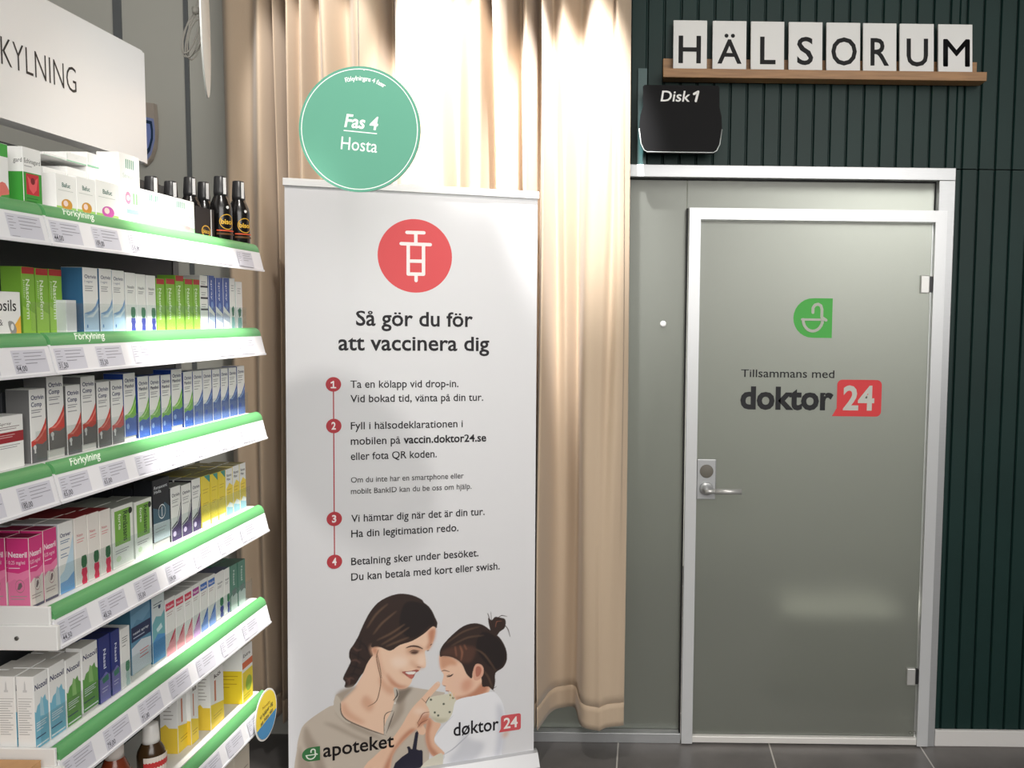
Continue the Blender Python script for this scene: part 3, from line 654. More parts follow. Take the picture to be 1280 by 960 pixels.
b.add([ban(u / 8, v / 16) - ban_n(u / 8, v / 16) * 0.0008 for v in range(17) for u in range(9)], [[v * 9 + u, v * 9 + u + 1, v * 9 + u + 10, v * 9 + u + 9] for v in range(16) for u in range(8)], mat('banner_back', (206, 206, 208), 0.7))
bn = empty('rollup_banner', ((BL.x + BR.x) / 2, (BL.y + BR.y) / 2, 0), 'tall white roll-up banner with vaccination steps standing before the curtain', 'banner')
inv = Matrix.Translation(-bn.location)
def under(o, root): o.parent = root; o.matrix_parent_inverse = Matrix.Translation(-root.location); return o
sh_ = under(b.build('printed_sheet'), bn)
at_ = sh_.data.color_attributes.new('ink', 'FLOAT_COLOR', 'POINT')
allc = np.ones((len(sh_.data.vertices), 4)); allc[PI0:PI0 + len(INKS), :3] = INKS; at_.data.foreach_set('color', allc.ravel())
def rail(name, A, B_, prof, m):
    """a profile (out, up) swept from A to B_"""
    d = (B_ - A).normalized(); n = d.cross(Vector((0, 0, 1))).normalized(); k = MB()
    vs_ = [E_ + n * o + Vector((0, 0, 1)) * u for E_ in (A, B_) for o, u in prof]; N = len(prof)
    k.add(vs_, [[i, (i + 1) % N, N + (i + 1) % N, N + i] for i in range(N)] + [list(range(N))[::-1], [N + i for i in range(N)]], m)
    return under(k.build(name), bn)
ex = (TR - TL).normalized() * 0.004
rail('top_rail', TL - ex, TR + ex, [(0.010, -0.004), (0.010, 0.013), (0.004, 0.020), (-0.010, 0.020), (-0.012, 0.0), (-0.004, -0.006)], white_paint)
ex = (BR - BL).normalized() * 0.012
zb = BR.z
rail('base_cassette', BL - ex, BR + ex, [(0.006, 0.006), (0.018, 0.002), (0.052, -zb * 0.55), (0.056, -zb + 0.012), (0.05, -zb + 0.010), (-0.06, -zb + 0.010), (-0.062, -zb * 0.5), (-0.02, 0.002), (-0.006, 0.006)], mat('cassette_silver', (206, 207, 210), 0.32, 0.4))
dd = (BR - BL).normalized(); nn = dd.cross(Vector((0, 0, 1)))
for t in (0.16, 0.84):
    q = BL * (1 - t) + BR * t; k = MB()
    A = Vector((q.x, q.y, 0)); k.prism([tuple((A + nn * o + dd * s).xy) for o, s in ((0.15, -0.02), (0.15, 0.02), (-0.15, 0.02), (-0.15, -0.02))], 'z', 0.0, 0.0095, alu)
    under(k.build('foot'), bn)
k = MB(); q0_, q1_ = (BL + BR) / 2, (TL + TR) / 2; off = nn * -0.03
k.tube([Vector((q0_.x, q0_.y, 0.05)) + off, q1_ + off * 0.6 + Vector((0, 0, 0.004))], 0.007, alu, 10); under(k.build('support_pole'), bn)

# ---------------------------------------------------------------- hanging round signs
DM = (102, 164, 142)
def round_sign(center, R_, yaw, roll_, label, texts):
    root = empty('hanging_round_sign', tuple(center), label, 'hanging sign')
    root.rotation_euler = (0, 0, yaw)
    b = MB(); n = 72
    b.prism([(R_ * math.cos(2 * PI * k / n), R_ * math.sin(2 * PI * k / n)) for k in range(n)], 'y', -0.002, 0.002, mat('round_sign_edge', (104, 160, 140) if texts else (226, 228, 226), 0.7))
    F = Flat(); F.ell(0, 0, R_ * 0.999, R_ * 0.999, DM, 72)
    if texts: F.ring(0, 0, R_ * 0.962, R_ * 0.962, R_ * 0.014, (236, 244, 240), 72); texts(F, R_)
    else: F.items = []; F.ell(0, 0, R_ * 0.999, R_ * 0.999, (226, 228, 226), 72)
    c, s = math.cos(roll_), math.sin(roll_)
    F.add_to(b, lambda x, y, l: (x * c - y * s, -0.0021 - l, x * s + y * c), 0.00002, rough=0.85)
    o = b.build('disc', root)
    b = MB(); b.tube([(0, 0, R_ - 0.002), (0, 0, CEIL - center[2])], 0.0009, mat('nylon_thread', (206, 206, 206), 0.4), 6); b.build('thread', root)
    return root
def fas(F, R_):
    W_ = (242, 248, 246)
    F.text('Fas 4', -R_ * 0.25, R_ * 0.29, R_ * 0.02, W_, R_ * 0.20, 0.022, slant=0.12)
    F.stroke([(-R_ * 0.25, -R_ * 0.04), (R_ * 0.29, -R_ * 0.04)], R_ * 0.016, W_)
    F.text('Hosta', -R_ * 0.28, R_ * 0.32, -R_ * 0.34, W_, R_ * 0.20, 0.004)
    t = 'Förkylningens 4 faser'; a0 = math.radians(20); a1 = math.radians(-26)
    for i, ch in enumerate(t):
        if ch == ' ': continue
        a = a0 + (a1 - a0) * i / (len(t) - 1); r = R_ * 0.775; hw = R_ * (0.026 if ch not in 'lirf' else 0.013)
        v, f = glyphs(ch, 0.012); x0 = min(p[0] for p in v); x1 = max(p[0] for p in v); sc = R_ * 0.105
        out = []
        for p_ in v:
            X, Y = (p_[0] - (x0 + x1) / 2) * sc, p_[1] * sc + r
            out.append((X * math.cos(a) - Y * math.sin(a), X * math.sin(a) + Y * math.cos(a)))
        F.items.append((out, f, W_))
    F.ell(0, R_ * 0.945, R_ * 0.012, R_ * 0.012, (240, 244, 240), 10)
dd_ = 2.30
cc = on_y(449.5, 162, dep(dd_)); Rr = (on_y(527, 163, dep(dd_)).x - on_y(372.5, 161, dep(dd_)).x) / 2
round_sign(cc, Rr, math.radians(-3), math.radians(-5.5), 'round green hanging sign reading Fas 4 Hosta in front of the banner top', fas)
dd_ = 2.45; cc = on_y(256.5, 28, dep(dd_))
round_sign(cc, 0.196, math.radians(113.0), 0, 'pale round hanging sign seen edge-on above the dark bottles', None)
# loops of thin cable beside it
b = MB(); q = on_y(239, 40, dep(2.55)); cmm = mat('pale_cable', (206, 202, 194), 0.5)
for k, (a, h, ph, dx) in enumerate(((0.018, 0.062, 0.0, 0), (0.014, 0.066, 0.4, 0.004), (0.021, 0.058, 0.9, -0.002), (0.012, 0.055, 1.6, 0.003))):
    b.tube([(q.x + dx + a * math.cos(t) + 0.012 * math.sin(t), q.y + 0.012 * math.sin(t + ph) + 0.004 * k, q.z + h * math.sin(t) - 0.006 * k) for t in [2 * PI * i / 28 for i in range(28)]], 0.0022, cmm, 6, True)
b.tube([(q.x + 0.012, q.y, q.z + 0.05), (q.x + 0.02, q.y, q.z + 0.09), (q.x + 0.012, q.y, q.z + 0.2), (q.x + 0.012, q.y, CEIL)], 0.0022, cmm, 6)
b.lathe([(0.009, 0), (0.010, 0.008), (0.009, 0.016)], cmm, 12, (q.x + 0.014, q.y, q.z + 0.052))
b.build('cable_coil', label='coil of thin pale cable hanging beside the edge-on round sign', cat='cable')
# shield-shaped wall plaque, half behind the header board
q = on_y(182, 168, 0.0); s = 0.00307
b = MB()
O = [(0, 38), (13, 37), (14, 22), (14, 0), (12, -16), (7, -30), (0, -38)]
full = O + [(-x - 0.0, y) for x, y in O[1:-1][::-1]]
b.prism([(q.x + x * s, q.z + y * s) for x, y in full], 'y', -0.012, 0.0115, mat('plaque_beige', (190, 178, 166), 0.5))
F = Flat(); sc2 = lambda k, dy: [(x * k * s, (y * k + dy) * s) for x, y in [(0, 22), (13, 19), (14.5, 6), (14, -8), (9, -26), (0, -38)] + [(-9, -26), (-14, -8), (-14.5, 6), (-13, 19)]]
F.poly(sc2(0.96, 0), (150, 164, 214)); F.poly(sc2(0.80, 0), (42, 66, 98)); F.poly(sc2(0.62, 0), (140, 160, 226))
F.add_to(b, lambda x, y, l: (q.x + x, -0.0122 - l, q.z + y))
b.build('shield_plaque', label='beige and blue shield plaque on the grey wall behind the header board', cat='plaque')

# ---------------------------------------------------------------- shop shelving
XF, XB, XBOX = -1.10, -1.345, -1.158       # shelf edge, back panel, front of the goods
YN, YE = on_x(71, 470, XF).y, on_x(332, 440, XF).y
YL0 = YN - 0.9
ZB = [on_x(332, v, XF).z for v in (339, 442.7, 548, 665.6, 783, 903)]
DK = [z + 0.072 for z in ZB]
sheet = mat('shelf_white', (232, 232, 230), 0.45); stripm = mat('price_strip_white', (230, 230, 234), 0.35); greenr = mat('green_rail_plastic', (92, 160, 100), 0.4)
dkp = mat('dark_back_panel', (66, 68, 70), 0.6)
clear = bpy.data.materials.new('clear_acrylic'); clear.use_nodes = True
nt = clear.node_tree; nt.nodes.remove(nt.nodes['Principled BSDF'])
t_ = nt.nodes.new('ShaderNodeBsdfTransparent'); g_ = nt.nodes.new('ShaderNodeBsdfGlossy'); x_ = nt.nodes.new('ShaderNodeMixShader')
t_.inputs[0].default_value = (0.94, 0.96, 0.96, 1); g_.inputs['Roughness'].default_value = 0.08; x_.inputs[0].default_value = 0.05
L = nt.links.new; L(t_.outputs[0], x_.inputs[1]); L(g_.outputs[0], x_.inputs[2]); L(x_.outputs[0], nt.nodes['Material Output'].inputs[0])
TAGC, TXT, TXT2 = (206, 206, 216), (70, 70, 80), (150, 150, 160)

def shelf_parts(unit, z, y0, y1, tags, word_y=None, cap=False, riser=True):
    b = MB()
    b.box((XB, y0, z + 0.052), (XF - 0.040, y1, z + 0.072), sheet)
    b.box((XF - 0.040, y0, z + 0.048), (XF - 0.014, y1, z + 0.054), sheet)
    b.prism([(XB, z + 0.052), (XB, z + 0.03), (XF - 0.06, z + 0.036), (XF - 0.016, z + 0.006), (XF - 0.016, z + 0.0478), (XF - 0.041, z + 0.0518)], 'y', y0, y0 + 0.003, sheet)
    b.prism([(XB, z + 0.052), (XB, z + 0.03), (XF - 0.06, z + 0.036), (XF - 0.016, z + 0.006), (XF - 0.016, z + 0.0478), (XF - 0.041, z + 0.0518)], 'y', y1 - 0.003, y1, sheet)
    if cap:
        b.box((XB, y0 - 0.010, z - 0.002), (XF + 0.001, y0 - 0.0005, z + 0.046), sheet, 0.0015)
        b.box((XB, y0 - 0.007, z + 0.046), (XF - 0.014, y0 - 0.0005, z + 0.082), sheet, 0.0015)
        b.lathe([(0.004, 0), (0.004, 0.0015), (0.002, 0.002)], mat('screw_grey', (110, 108, 104), 0.4, 0.6), 14, (XF - 0.075, y0 - 0.010, z + 0.022), True, Matrix.Rotation(PI / 2, 3, 'X'))
    s = b.build('shelf', unit)
    b = MB()
    fx = lambda zz: XF - 0.012 * (zz / 0.052)                   # the strip leans back a little
    b.prism([(XF, z), (XF - 0.012, z + 0.052), (XF - 0.0155, z + 0.052), (XF - 0.0035, z)], 'y', y0, y1, stripm)
    b.prism([(XF + 0.002, z - 0.002), (XF + 0.002, z + 0.003), (XF - 0.004, z + 0.003), (XF - 0.004, z - 0.002)], 'y', y0, y1, stripm)
    F = Flat()
    for y, price in tags:
        F.rect(y, 0.006, y + 0.088, 0.047, TAGC)
        for k in range(5): F.rect(y + 0.004, 0.041 - k * 0.0052, y + 0.004 + (0.016, 0.012, 0.018, 0.010, 0.014)[k], 0.0422 - k * 0.0052, TXT2)
        for k in range(4): F.rect(y + 0.03, 0.041 - k * 0.0062, y + 0.03 + (0.05, 0.044, 0.054, 0.03)[k], 0.0424 - k * 0.0062, TXT2)
        if price: F.text(price, y + 0.004, y + 0.030, 0.010, TXT, 0.0095, 0.006)
        F.rect(y + 0.004, 0.0072, y + 0.024, 0.0082, TXT2)
    F.add_to(b, lambda y, v, l: (fx(v) + 0.00006 + l, y, z + v), 0.00004)
    b.build('price_strip', s)
    arc = [(XF - 0.0125 - 0.0005 - 0.019 * (1 - math.cos(a)), z + 0.0525 + 0.024 * math.sin(a)) for a in [k * PI / 2 / 8 for k in range(9)]]
    b = MB(); b.prism(arc + [(arc[-1][0], z + 0.0725), (XF - 0.020, z + 0.0525)], 'y', y0 + 0.006, y1, greenr)
    if word_y is not None:
        F = Flat(); F.text('Förkylning', word_y, word_y + 0.095, 0.26, (236, 246, 234), 0.44, 0.012, slant=0.02)
        def onrail(y, v, l):
            a = v * PI / 2; r = 1 + l * 30
            return (XF - 0.013 - 0.019 * (1 - math.cos(a) * r) , y, z + 0.0525 + 0.024 * math.sin(a) * r)
        F.add_to(b, onrail, 0.0006, edge=0.02)
    b.build('green_rail', s)
    if riser:
        b = MB(); b.box((XBOX + 0.0055, y0 + 0.012, z + 0.0795), (XBOX + 0.007, y1 - 0.006, z + 0.134), clear); b.build('clear_riser', s)
    return s
unit = empty('shelving_unit', (0, 0, 0), 'white wall shelving bay with green edged shelves of cold remedies next to curtain', 'shelving')
def tagrow(y0, y1, prices, step=0.125):
    out = []; y = y0 + 0.008; i = 0
    while y + 0.09 < y1: out.append((y, prices[i] if i < len(prices) else None)); y += step; i += 1
    return out
PR = [['44,00', '109,00', '115,00'], ['31,50', '33,50'], ['65,00', '65,00'], ['44,50', '48,50', '35,00', '109,00'], ['109,00', '79,00', '71,00'], ['45,00', '89,00']]
for i, z in enumerate(ZB):
    wy = {0: on_x(69, 265, XF - 0.03).y, 1: on_x(84, 420, XF - 0.03).y, 2: on_x(78, 575, XF - 0.03).y}.get(i)
    ya_ = YN - (0.018 if i in (3, 4) else 0)
    shelf_parts(unit, z, ya_, YE, tagrow(ya_, YE, PR[i]), wy, i in (3, 4), i in (1, 2, 3, 4))
b = MB(); b.box((XB - 0.03, YN, 0.0), (XB - 0.002, YE, 2.035), dkp)
for yy in (YN + 0.002, YE - 0.032): b.box((XB - 0.001, yy, 0.0), (XB + 0.0001, yy + 0.03, 2.03), mat('upright_grey', (120, 122, 124), 0.45, 0.4))
b.build('back_panel', unit)
b = MB(); b.box((XB - 0.02, YN, 0.012), (XF - 0.02, YE, 0.11), sheet, 0.003); b.build('plinth', unit)
def header(u, y0, y1, word=None):
    b = MB(); XH = -1.30
    zt, zbm = on_x(165, 57, XH).z, on_x(165, 198, XH).z
    b.prism([(XH, zbm), (XH, zt), (XH - 0.006, zt + 0.004), (XH - 0.05, zt + 0.004), (XH - 0.05, zbm)], 'y', y0, y1 - 0.012, white_paint)
    b.prism([(XH - 0.002, zbm - 0.001), (XH - 0.002, zt - 0.002), (XH - 0.006, zt + 0.001), (XH - 0.05, zt + 0.001), (XH - 0.05, zbm - 0.001)], 'y', y1 - 0.012, y1, white_paint)
    if word:
        F = Flat(); a, c = on_x(95.5, 115, XH), on_x(80, 84, XH)
        e = on_x(2, 62, XH); wd = (a.y - e.y) * 10 / 7.0 * 1.05
        F.text(word, a.y - wd * 0.985, a.y, 0, (52, 50, 50), 0.056, -0.010)
        zq = a.z - 0.004
        F.add_to(b, lambda y, v, l: (XH + 0.0003 + l, y, zq + v))
    b.build('header_board', u)
    b = MB()
    for yy in (YN + 0.06, y1 - 0.16):
        b = MB(); b.box((XB - 0.0016, yy, 1.95), (XH - 0.0505, yy + 0.02, zbm + 0.10), white_paint); b.build('header_bracket', u)
YH = on_x(183, 130, -1.30).y
header(unit, YH - 0.93, YH, 'FÖRKYLNING')
unit2 = empty('shelving_unit', (0, 0, 0), 'white shelving bay with lozenge packets, beside the cold remedy bay and nearer the aisle', 'shelving')
G = 0.004
for i in range(3):
    t2 = [(YN - G - 0.100, (None, '94,00', '180,00')[i]), (YN - G - 0.225, None)]
    shelf_parts(unit2, ZB[i], YL0, YN - G, t2, None, False, False)
b = MB(); b.box((XB - 0.03, YL0, 0.0), (XB - 0.002, YN - G, 2.035), dkp); b.build('back_panel', unit2)
b = MB(); b.box((XB - 0.02, YL0, 0.012), (XF - 0.02, YN - G - 0.02, 0.11), sheet, 0.003)
b.build('plinth', unit2)

# ---------------------------------------------------------------- the goods
NAVY, LG = (40, 44, 92), (150, 150, 154)
def lines(F, x0, x1, ys, col=LG, h=0.012):
    for k, y in enumerate(ys): F.rect(x0, y, x0 + (x1 - x0) * (0.95, 0.8, 0.9, 0.6, 0.75)[k % 5], y + h, col)
def vtext(F, t, u0, u1, v1, v0, col, bold=0.01):
    """text reading downwards, letters' feet towards u0"""
    v, f = glyphs(t, bold); a = min(p[0] for p in v); c = max(p[0] for p in v); k = (v1 - v0) / (c - a)
    F.items.append(([(u0 + p[1] / 0.73 * (u1 - u0), v1 - (p[0] - a) * k) for p in v], f, col))
def wave(F, c1, c2, lo, hi, base=None):
    F.poly([(0, lo), (0.25, lo + 0.02), (0.5, lo + 0.07), (0.72, lo + 0.15), (0.88, hi - 0.08), (1, hi), (1, 0), (0, 0)], c1)
    F.poly([(0.1, lo), (0.45, lo + 0.03), (0.75, lo + 0.10), (1, hi - 0.09), (1, hi - 0.14), (0.7, lo + 0.05), (0.4, lo - 0.01)], c2)
    if base: F.poly([(0, 0), (1, 0), (1, lo - 0.02), (0.7, lo - 0.06), (0.35, lo - 0.04), (0, lo - 0.08)], base)
def k_comp(F):
    F.text('Otrivin', 0.08, 0.90, 0.86, NAVY, 0.060, 0.02); F.text('Comp', 0.08, 0.76, 0.765, NAVY, 0.060, 0.02); lines(F, 0.08, 0.8, (0.71, 0.68, 0.62))
    wave(F, (206, 70, 62), (232, 130, 118), 0.30, 0.60, (104, 104, 106)); F.ell(0.22, 0.21, 0.10, 0.035, (222, 222, 222), 16); F.rect(0.18, 0.13, 0.28, 0.2, (222, 222, 222))
def k_menthol(F):
    F.text('Otrivin', 0.08, 0.90, 0.86, NAVY, 0.060, 0.02); F.text('Menthol', 0.08, 0.86, 0.775, NAVY, 0.055, 0.02); lines(F, 0.08, 0.8, (0.72, 0.69, 0.64))
    wave(F, (120, 184, 70), (186, 220, 140), 0.34, 0.66, (52, 92, 178)); F.ell(0.25, 0.16, 0.12, 0.045, (150, 180, 230), 16)
def k_blue(F):
    F.text('Otrivin', 0.08, 0.90, 0.86, NAVY, 0.060, 0.02); lines(F, 0.08, 0.8, (0.80, 0.765, 0.71, 0.66))
    wave(F, (70, 100, 170), (150, 176, 220), 0.36, 0.66, (86, 112, 172)); F.ell(0.3, 0.2, 0.16, 0.05, (54, 90, 190), 16)
def k_otr(F):
    F.text('Otrivin', 0.10, 0.90, 0.84, NAVY, 0.055, 0.012); F.text('1 mg/ml', 0.10, 0.62, 0.775, (90, 100, 140), 0.032, 0.0); lines(F, 0.1, 0.7, (0.71, 0.68, 0.645))
    F.poly([(0, 0), (1, 0), (1, 0.50), (0.8, 0.40), (0.5, 0.34), (0, 0.30)], (176, 204, 228)); F.poly([(0, 0.30), (0.5, 0.34), (0.8, 0.42), (1, 0.54), (1, 0.46), (0.7, 0.33), (0.3, 0.28)], (116, 160, 206)); F.poly([(0.1, 0.24), (0.6, 0.29), (1, 0.40), (1, 0.36), (0.6, 0.24)], (226, 238, 246)); F.ell(0.2, 0.10, 0.05, 0.03, (60, 120, 180), 12)
def pump(F, a, c):
    F.poly([(0.52, 0.42), (0.86, 0.42), (0.94, 0.37), (0.94, 0.29), (0.84, 0.24), (0.56, 0.24), (0.46, 0.29), (0.46, 0.37)], a)
    F.poly([(0.50, 0.235), (0.90, 0.235), (0.95, 0.16), (0.88, 0.11), (0.94, 0.04), (0.90, 0.0), (0.52, 0.0), (0.46, 0.05), (0.54, 0.11), (0.45, 0.17)], c)
def k_nasalin(F):
    F.text('Nasalin', 0.18, 0.86, 0.74, (70, 74, 84), 0.045, 0.008); lines(F, 0.18, 0.8, (0.69, 0.66)); pump(F, (44, 124, 82), (58, 66, 150))
def k_nasared(F):
    F.text('Naso', 0.16, 0.66, 0.72, (200, 90, 96), 0.040, 0.006); lines(F, 0.16, 0.8, (0.67, 0.635), (222, 150, 150)); pump(F, (40, 110, 72), (222, 48, 92))
def k_naso(F):
    F.rect(0, 0, 1, 1, (130, 182, 62)); F.rect(0, 0.90, 1, 1, (176, 44, 44)); F.poly([(0, 0), (1, 0), (1, 0.30), (0, 0.42)], (158, 206, 78)); vtext(F, 'Nasoferm', 0.30, 0.62, 0.82, 0.22, (232, 244, 220), 0.012); vtext(F, 'Junior', 0.10, 0.24, 0.82, 0.52, (210, 232, 190), 0.0)
def k_bars(F):
    for y in (0.78, 0.57, 0.36): F.rect(0, y, 1, y + 0.035, (40, 40, 44))
    for y in (0.88, 0.68, 0.46): lines(F, 0.1, 0.8, (y, y - 0.04))
def k_bluewhite(F):
    F.poly([(0, 0.45), (1, 0.30), (1, 1), (0, 1)], (72, 96, 168)); vtext(F, 'spray', 0.42, 0.68, 0.92, 0.55, (220, 226, 240), 0.008); F.ell(0.55, 0.45, 0.2, 0.07, (120, 150, 206), 16); F.poly([(0, 0.2), (1, 0.12), (1, 0.24), (0, 0.34)], (176, 186, 206))
def k_slim(F):
    lines(F, 0.2, 0.8, (0.85, 0.80, 0.75)); F.poly([(0.2, 0.40), (0.6, 0.46), (0.8, 0.40), (0.7, 0.28), (0.4, 0.24)], (40, 116, 84)); F.poly([(0.2, 0.24), (0.8, 0.24), (0.9, 0.1), (0.8, 0), (0.2, 0)], (140, 190, 186))
def k_wr(F):
    F.text('Spray', 0.1, 0.55, 0.84, (90, 80, 80), 0.05, 0.0); lines(F, 0.1, 0.9, (0.79, 0.75), (130, 110, 110)); F.rect(0, 0.50, 1, 0.70, (158, 44, 52)); lines(F, 0.1, 0.7, (0.64, 0.60), (226, 190, 190)); lines(F, 0.1, 0.9, (0.44, 0.40))
def k_psils(F):
    F.text('psils', 0.02, 0.82, 0.56, (40, 38, 40), 0.26, 0.008); F.text('&', 0.05, 0.22, 0.22, (90, 88, 90), 0.14, 0.0); F.poly([(1, 0), (1, 0.46), (0.82, 0.30), (0.62, 0.16), (0.5, 0)], (240, 182, 70)); F.poly([(0.44, 0.30), (0.66, 0.30), (0.8, 0.14), (0.74, 0.0), (0.56, 0.04)], (150, 150, 148), 3); F.ell(0.62, 0.18, 0.07, 0.08, (232, 232, 230), 16)
def k_nez(F):
    F.poly([(0, 0.36), (0.3, 0.42), (0.6, 0.38), (1, 0.46), (1, 1), (0, 1)], (214, 62, 130)); F.poly([(0, 0.36), (0.3, 0.42), (0.6, 0.38), (1, 0.46), (1, 0.56), (0.5, 0.50), (0, 0.52)], (232, 130, 170)); F.text('Nezeril', 0.06, 0.92, 0.73, (250, 236, 242), 0.075, 0.02); F.text('0,25 mg/ml', 0.06, 0.82, 0.63, (248, 226, 236), 0.05, 0.0); lines(F, 0.06, 0.6, (0.57,), (244, 210, 226)); F.ring(0.55, 0.32, 0.22, 0.095, 0.012, (170, 120, 130), 24); F.poly([(0.42, 0.27), (0.5, 0.36), (0.62, 0.37), (0.66, 0.32), (0.54, 0.27)], (120, 100, 106)); lines(F, 0.1, 0.9, (0.17, 0.13), (170, 150, 150)); F.rect(0, 0.0, 1, 0.035, (96, 92, 110))
def k_otr2(F):
    F.text('Otriver', 0.1, 0.84, 0.80, NAVY, 0.055, 0.016); lines(F, 0.1, 0.8, (0.74, 0.71, 0.62, 0.55, 0.51), (120, 140, 170)); F.poly([(0, 0), (1, 0), (1, 0.80), (0.7, 0.55), (0.3, 0.32), (0, 0.26)], (196, 220, 236)); F.poly([(0, 0), (1, 0), (1, 0.26), (0.5, 0.17), (0, 0.16)], (120, 170, 220))
def k_renas(F):
    F.rect(0.10, 0.36, 0.86, 0.94, (122, 176, 70)); vtext(F, 'Renässans', 0.52, 0.76, 0.90, 0.40, (30, 56, 28), 0.02); vtext(F, 'forte', 0.28, 0.42, 0.88, 0.62, (232, 242, 220), 0.01); F.ell(0.88, 0.88, 0.10, 0.055, (26, 34, 26), 16); F.ell(0.25, 0.14, 0.12, 0.05, (206, 226, 190), 12); lines(F, 0.1, 0.8, (0.27, 0.23))
def k_black(F):
    F.text('Renascent', 0.08, 0.88, 0.85, (220, 226, 230), 0.05, 0.012); F.text('Hvila', 0.08, 0.5, 0.78, (220, 226, 230), 0.05, 0.012); F.poly([(0, 0), (1, 0), (1, 0.5), (0.7, 0.60), (0.4, 0.5), (0, 0.56)], (66, 98, 116)); F.poly([(0, 0), (1, 0), (1, 0.28), (0, 0.30)], (190, 202, 208)); F.ring(0.52, 0.46, 0.22, 0.12, 0.018, (226, 232, 234), 24); F.rect(0.5, 0.38, 0.54, 0.54, (226, 232, 234)); lines(F, 0.1, 0.8, (0.2, 0.15))
def k_purple(F):
    F.text('Otrivin', 0.10, 0.90, 0.82, (50, 46, 70), 0.06, 0.016); lines(F, 0.1, 0.8, (0.75, 0.71, 0.64)); F.poly([(0, 0), (1, 0), (1, 0.62), (0.88, 0.44), (0.6, 0.30), (0, 0.22)], (66, 42, 96)); F.poly([(0, 0.26), (0.6, 0.36), (1, 0.70), (1, 0.66), (0.6, 0.32), (0, 0.23)], (40, 36, 50)); F.ell(0.30, 0.13, 0.16, 0.05, (214, 200, 228), 16)
def k_yel(F):
    F.rect(0, 0, 1, 1, (238, 214, 70)); F.poly([(0.3, 1), (1, 1), (1, 0.84)], (70, 150, 140)); lines(F, 0.15, 0.85, (0.72, 0.66, 0.45, 0.41), (196, 164, 50)); F.rect(0, 0, 1, 0.10, (226, 232, 206))
def k_yelw(F):
    F.text('Renas', 0.12, 0.86, 0.84, (60, 60, 64), 0.055, 0.012); F.text('Max', 0.12, 0.66, 0.755, (60, 60, 64), 0.055, 0.012); F.poly([(0, 0.18), (0.5, 0.28), (1, 0.22), (1, 0.62), (0.5, 0.70), (0, 0.58)], (242, 214, 80)); lines(F, 0.15, 0.85, (0.55, 0.48), (190, 158, 50)); F.poly([(0, 0), (1, 0), (1, 0.14), (0, 0.20)], (160, 204, 216))
def nozoil(c1, c2):
    def k(F):
        F.text('Nozoil', 0.06, 0.96, 0.80, (44, 46, 92), 0.075, 0.02, slant=0.25); F.poly([(0, 0), (1, 0), (1, 0.56), (0.86, 0.60), (0.8, 0.68), (0.62, 0.64), (0.5, 0.68), (0.4, 0.60), (0.22, 0.58), (0.1, 0.50), (0, 0.52)], c1)
        F.poly([(0.4, 0.60), (0.5, 0.68), (0.62, 0.64), (0.7, 0.4), (0.4, 0.42)], c2); lines(F, 0.1, 0.9, (0.34, 0.31, 0.28, 0.24), (226, 232, 236)); F.rect(0.05, 0.03, 0.95, 0.05, (236, 240, 242)); F.rect(0.05, 0.14, 0.75, 0.155, (54, 70, 110))
    return k
def s_nozoil(F):
    F.poly([(0.38, 0.82), (0.44, 0.82), (0.46, 0.90), (0.50, 0.95), (0.54, 0.90), (0.56, 0.82), (0.62, 0.82), (0.62, 0.79), (0.38, 0.79)], (206, 206, 206)); F.rect(0.08, 0.70, 0.94, 0.705, (150, 150, 150)); lines(F, 0.08, 0.92, [0.66 - 0.032 * k for k in range(15)], (168, 168, 168), 0.008)
def k_navy(F):
    vtext(F, 'Nasal', 0.40, 0.66, 0.80, 0.50, (216, 222, 240), 0.02); F.poly([(0, 0), (1, 0), (1, 0.36), (0.6, 0.44), (0, 0.36)], (124, 120, 184)); F.poly([(0.2, 0.36), (0.8, 0.40), (0.86, 0.30), (0.3, 0.28)], (56, 132, 110)); lines(F, 0.2, 0.8, (0.2, 0.15), (206, 204, 232))
def k_wg(F):
    lines(F, 0.15, 0.8, (0.84, 0.80, 0.76, 0.70), (130, 134, 130)); pump(F, (54, 132, 92), (176, 200, 196))
def k_teal(F):
    F.poly([(0, 0.62), (0.3, 0.72), (0.6, 0.66), (1, 0.76), (1, 0.86), (0, 0.80)], (110, 156, 186)); F.rect(0, 0.44, 1, 0.64, (36, 48, 84)); F.text('nasal spray', 0.1, 0.9, 0.53, (216, 224, 236), 0.035, 0.01); lines(F, 0.1, 0.7, (0.48,), (190, 200, 220)); F.poly([(0, 0), (1, 0), (1, 0.38), (0.5, 0.42), (0, 0.36)], (206, 214, 222)); lines(F, 0.4, 0.9, (0.26, 0.22, 0.17), (200, 90, 90))
def k_aqua(F):
    lines(F, 0.12, 0.85, (0.88, 0.84), (70, 90, 110)); F.ell(0.6, 0.82, 0.1, 0.03, (50, 70, 100), 12); F.poly([(0, 0), (1, 0), (1, 0.74), (0.7, 0.66), (0.3, 0.70), (0, 0.60)], (116, 178, 186)); F.poly([(0, 0), (1, 0), (1, 0.36), (0.4, 0.42), (0, 0.32)], (84, 148, 204)); F.poly([(0.3, 0.5), (0.7, 0.56), (0.8, 0.48), (0.4, 0.44)], (206, 232, 236))
def thin(c):
    def k(F):
        F.rect(0, 0.80, 0.94, 0.93, c[0]); F.text('Nasin', 0.10, 0.84, 0.835, (244, 236, 238), 0.05, 0.012); lines(F, 0.12, 0.8, (0.74, 0.70), (190, 170, 170)); F.poly([(0, 0), (1, 0), (1, 0.34), (0.6, 0.24), (0, 0.14)], c[1]); F.poly([(0.2, 0.18), (0.7, 0.34), (1, 0.42), (1, 0.36), (0.7, 0.26)], c[0])
    return k
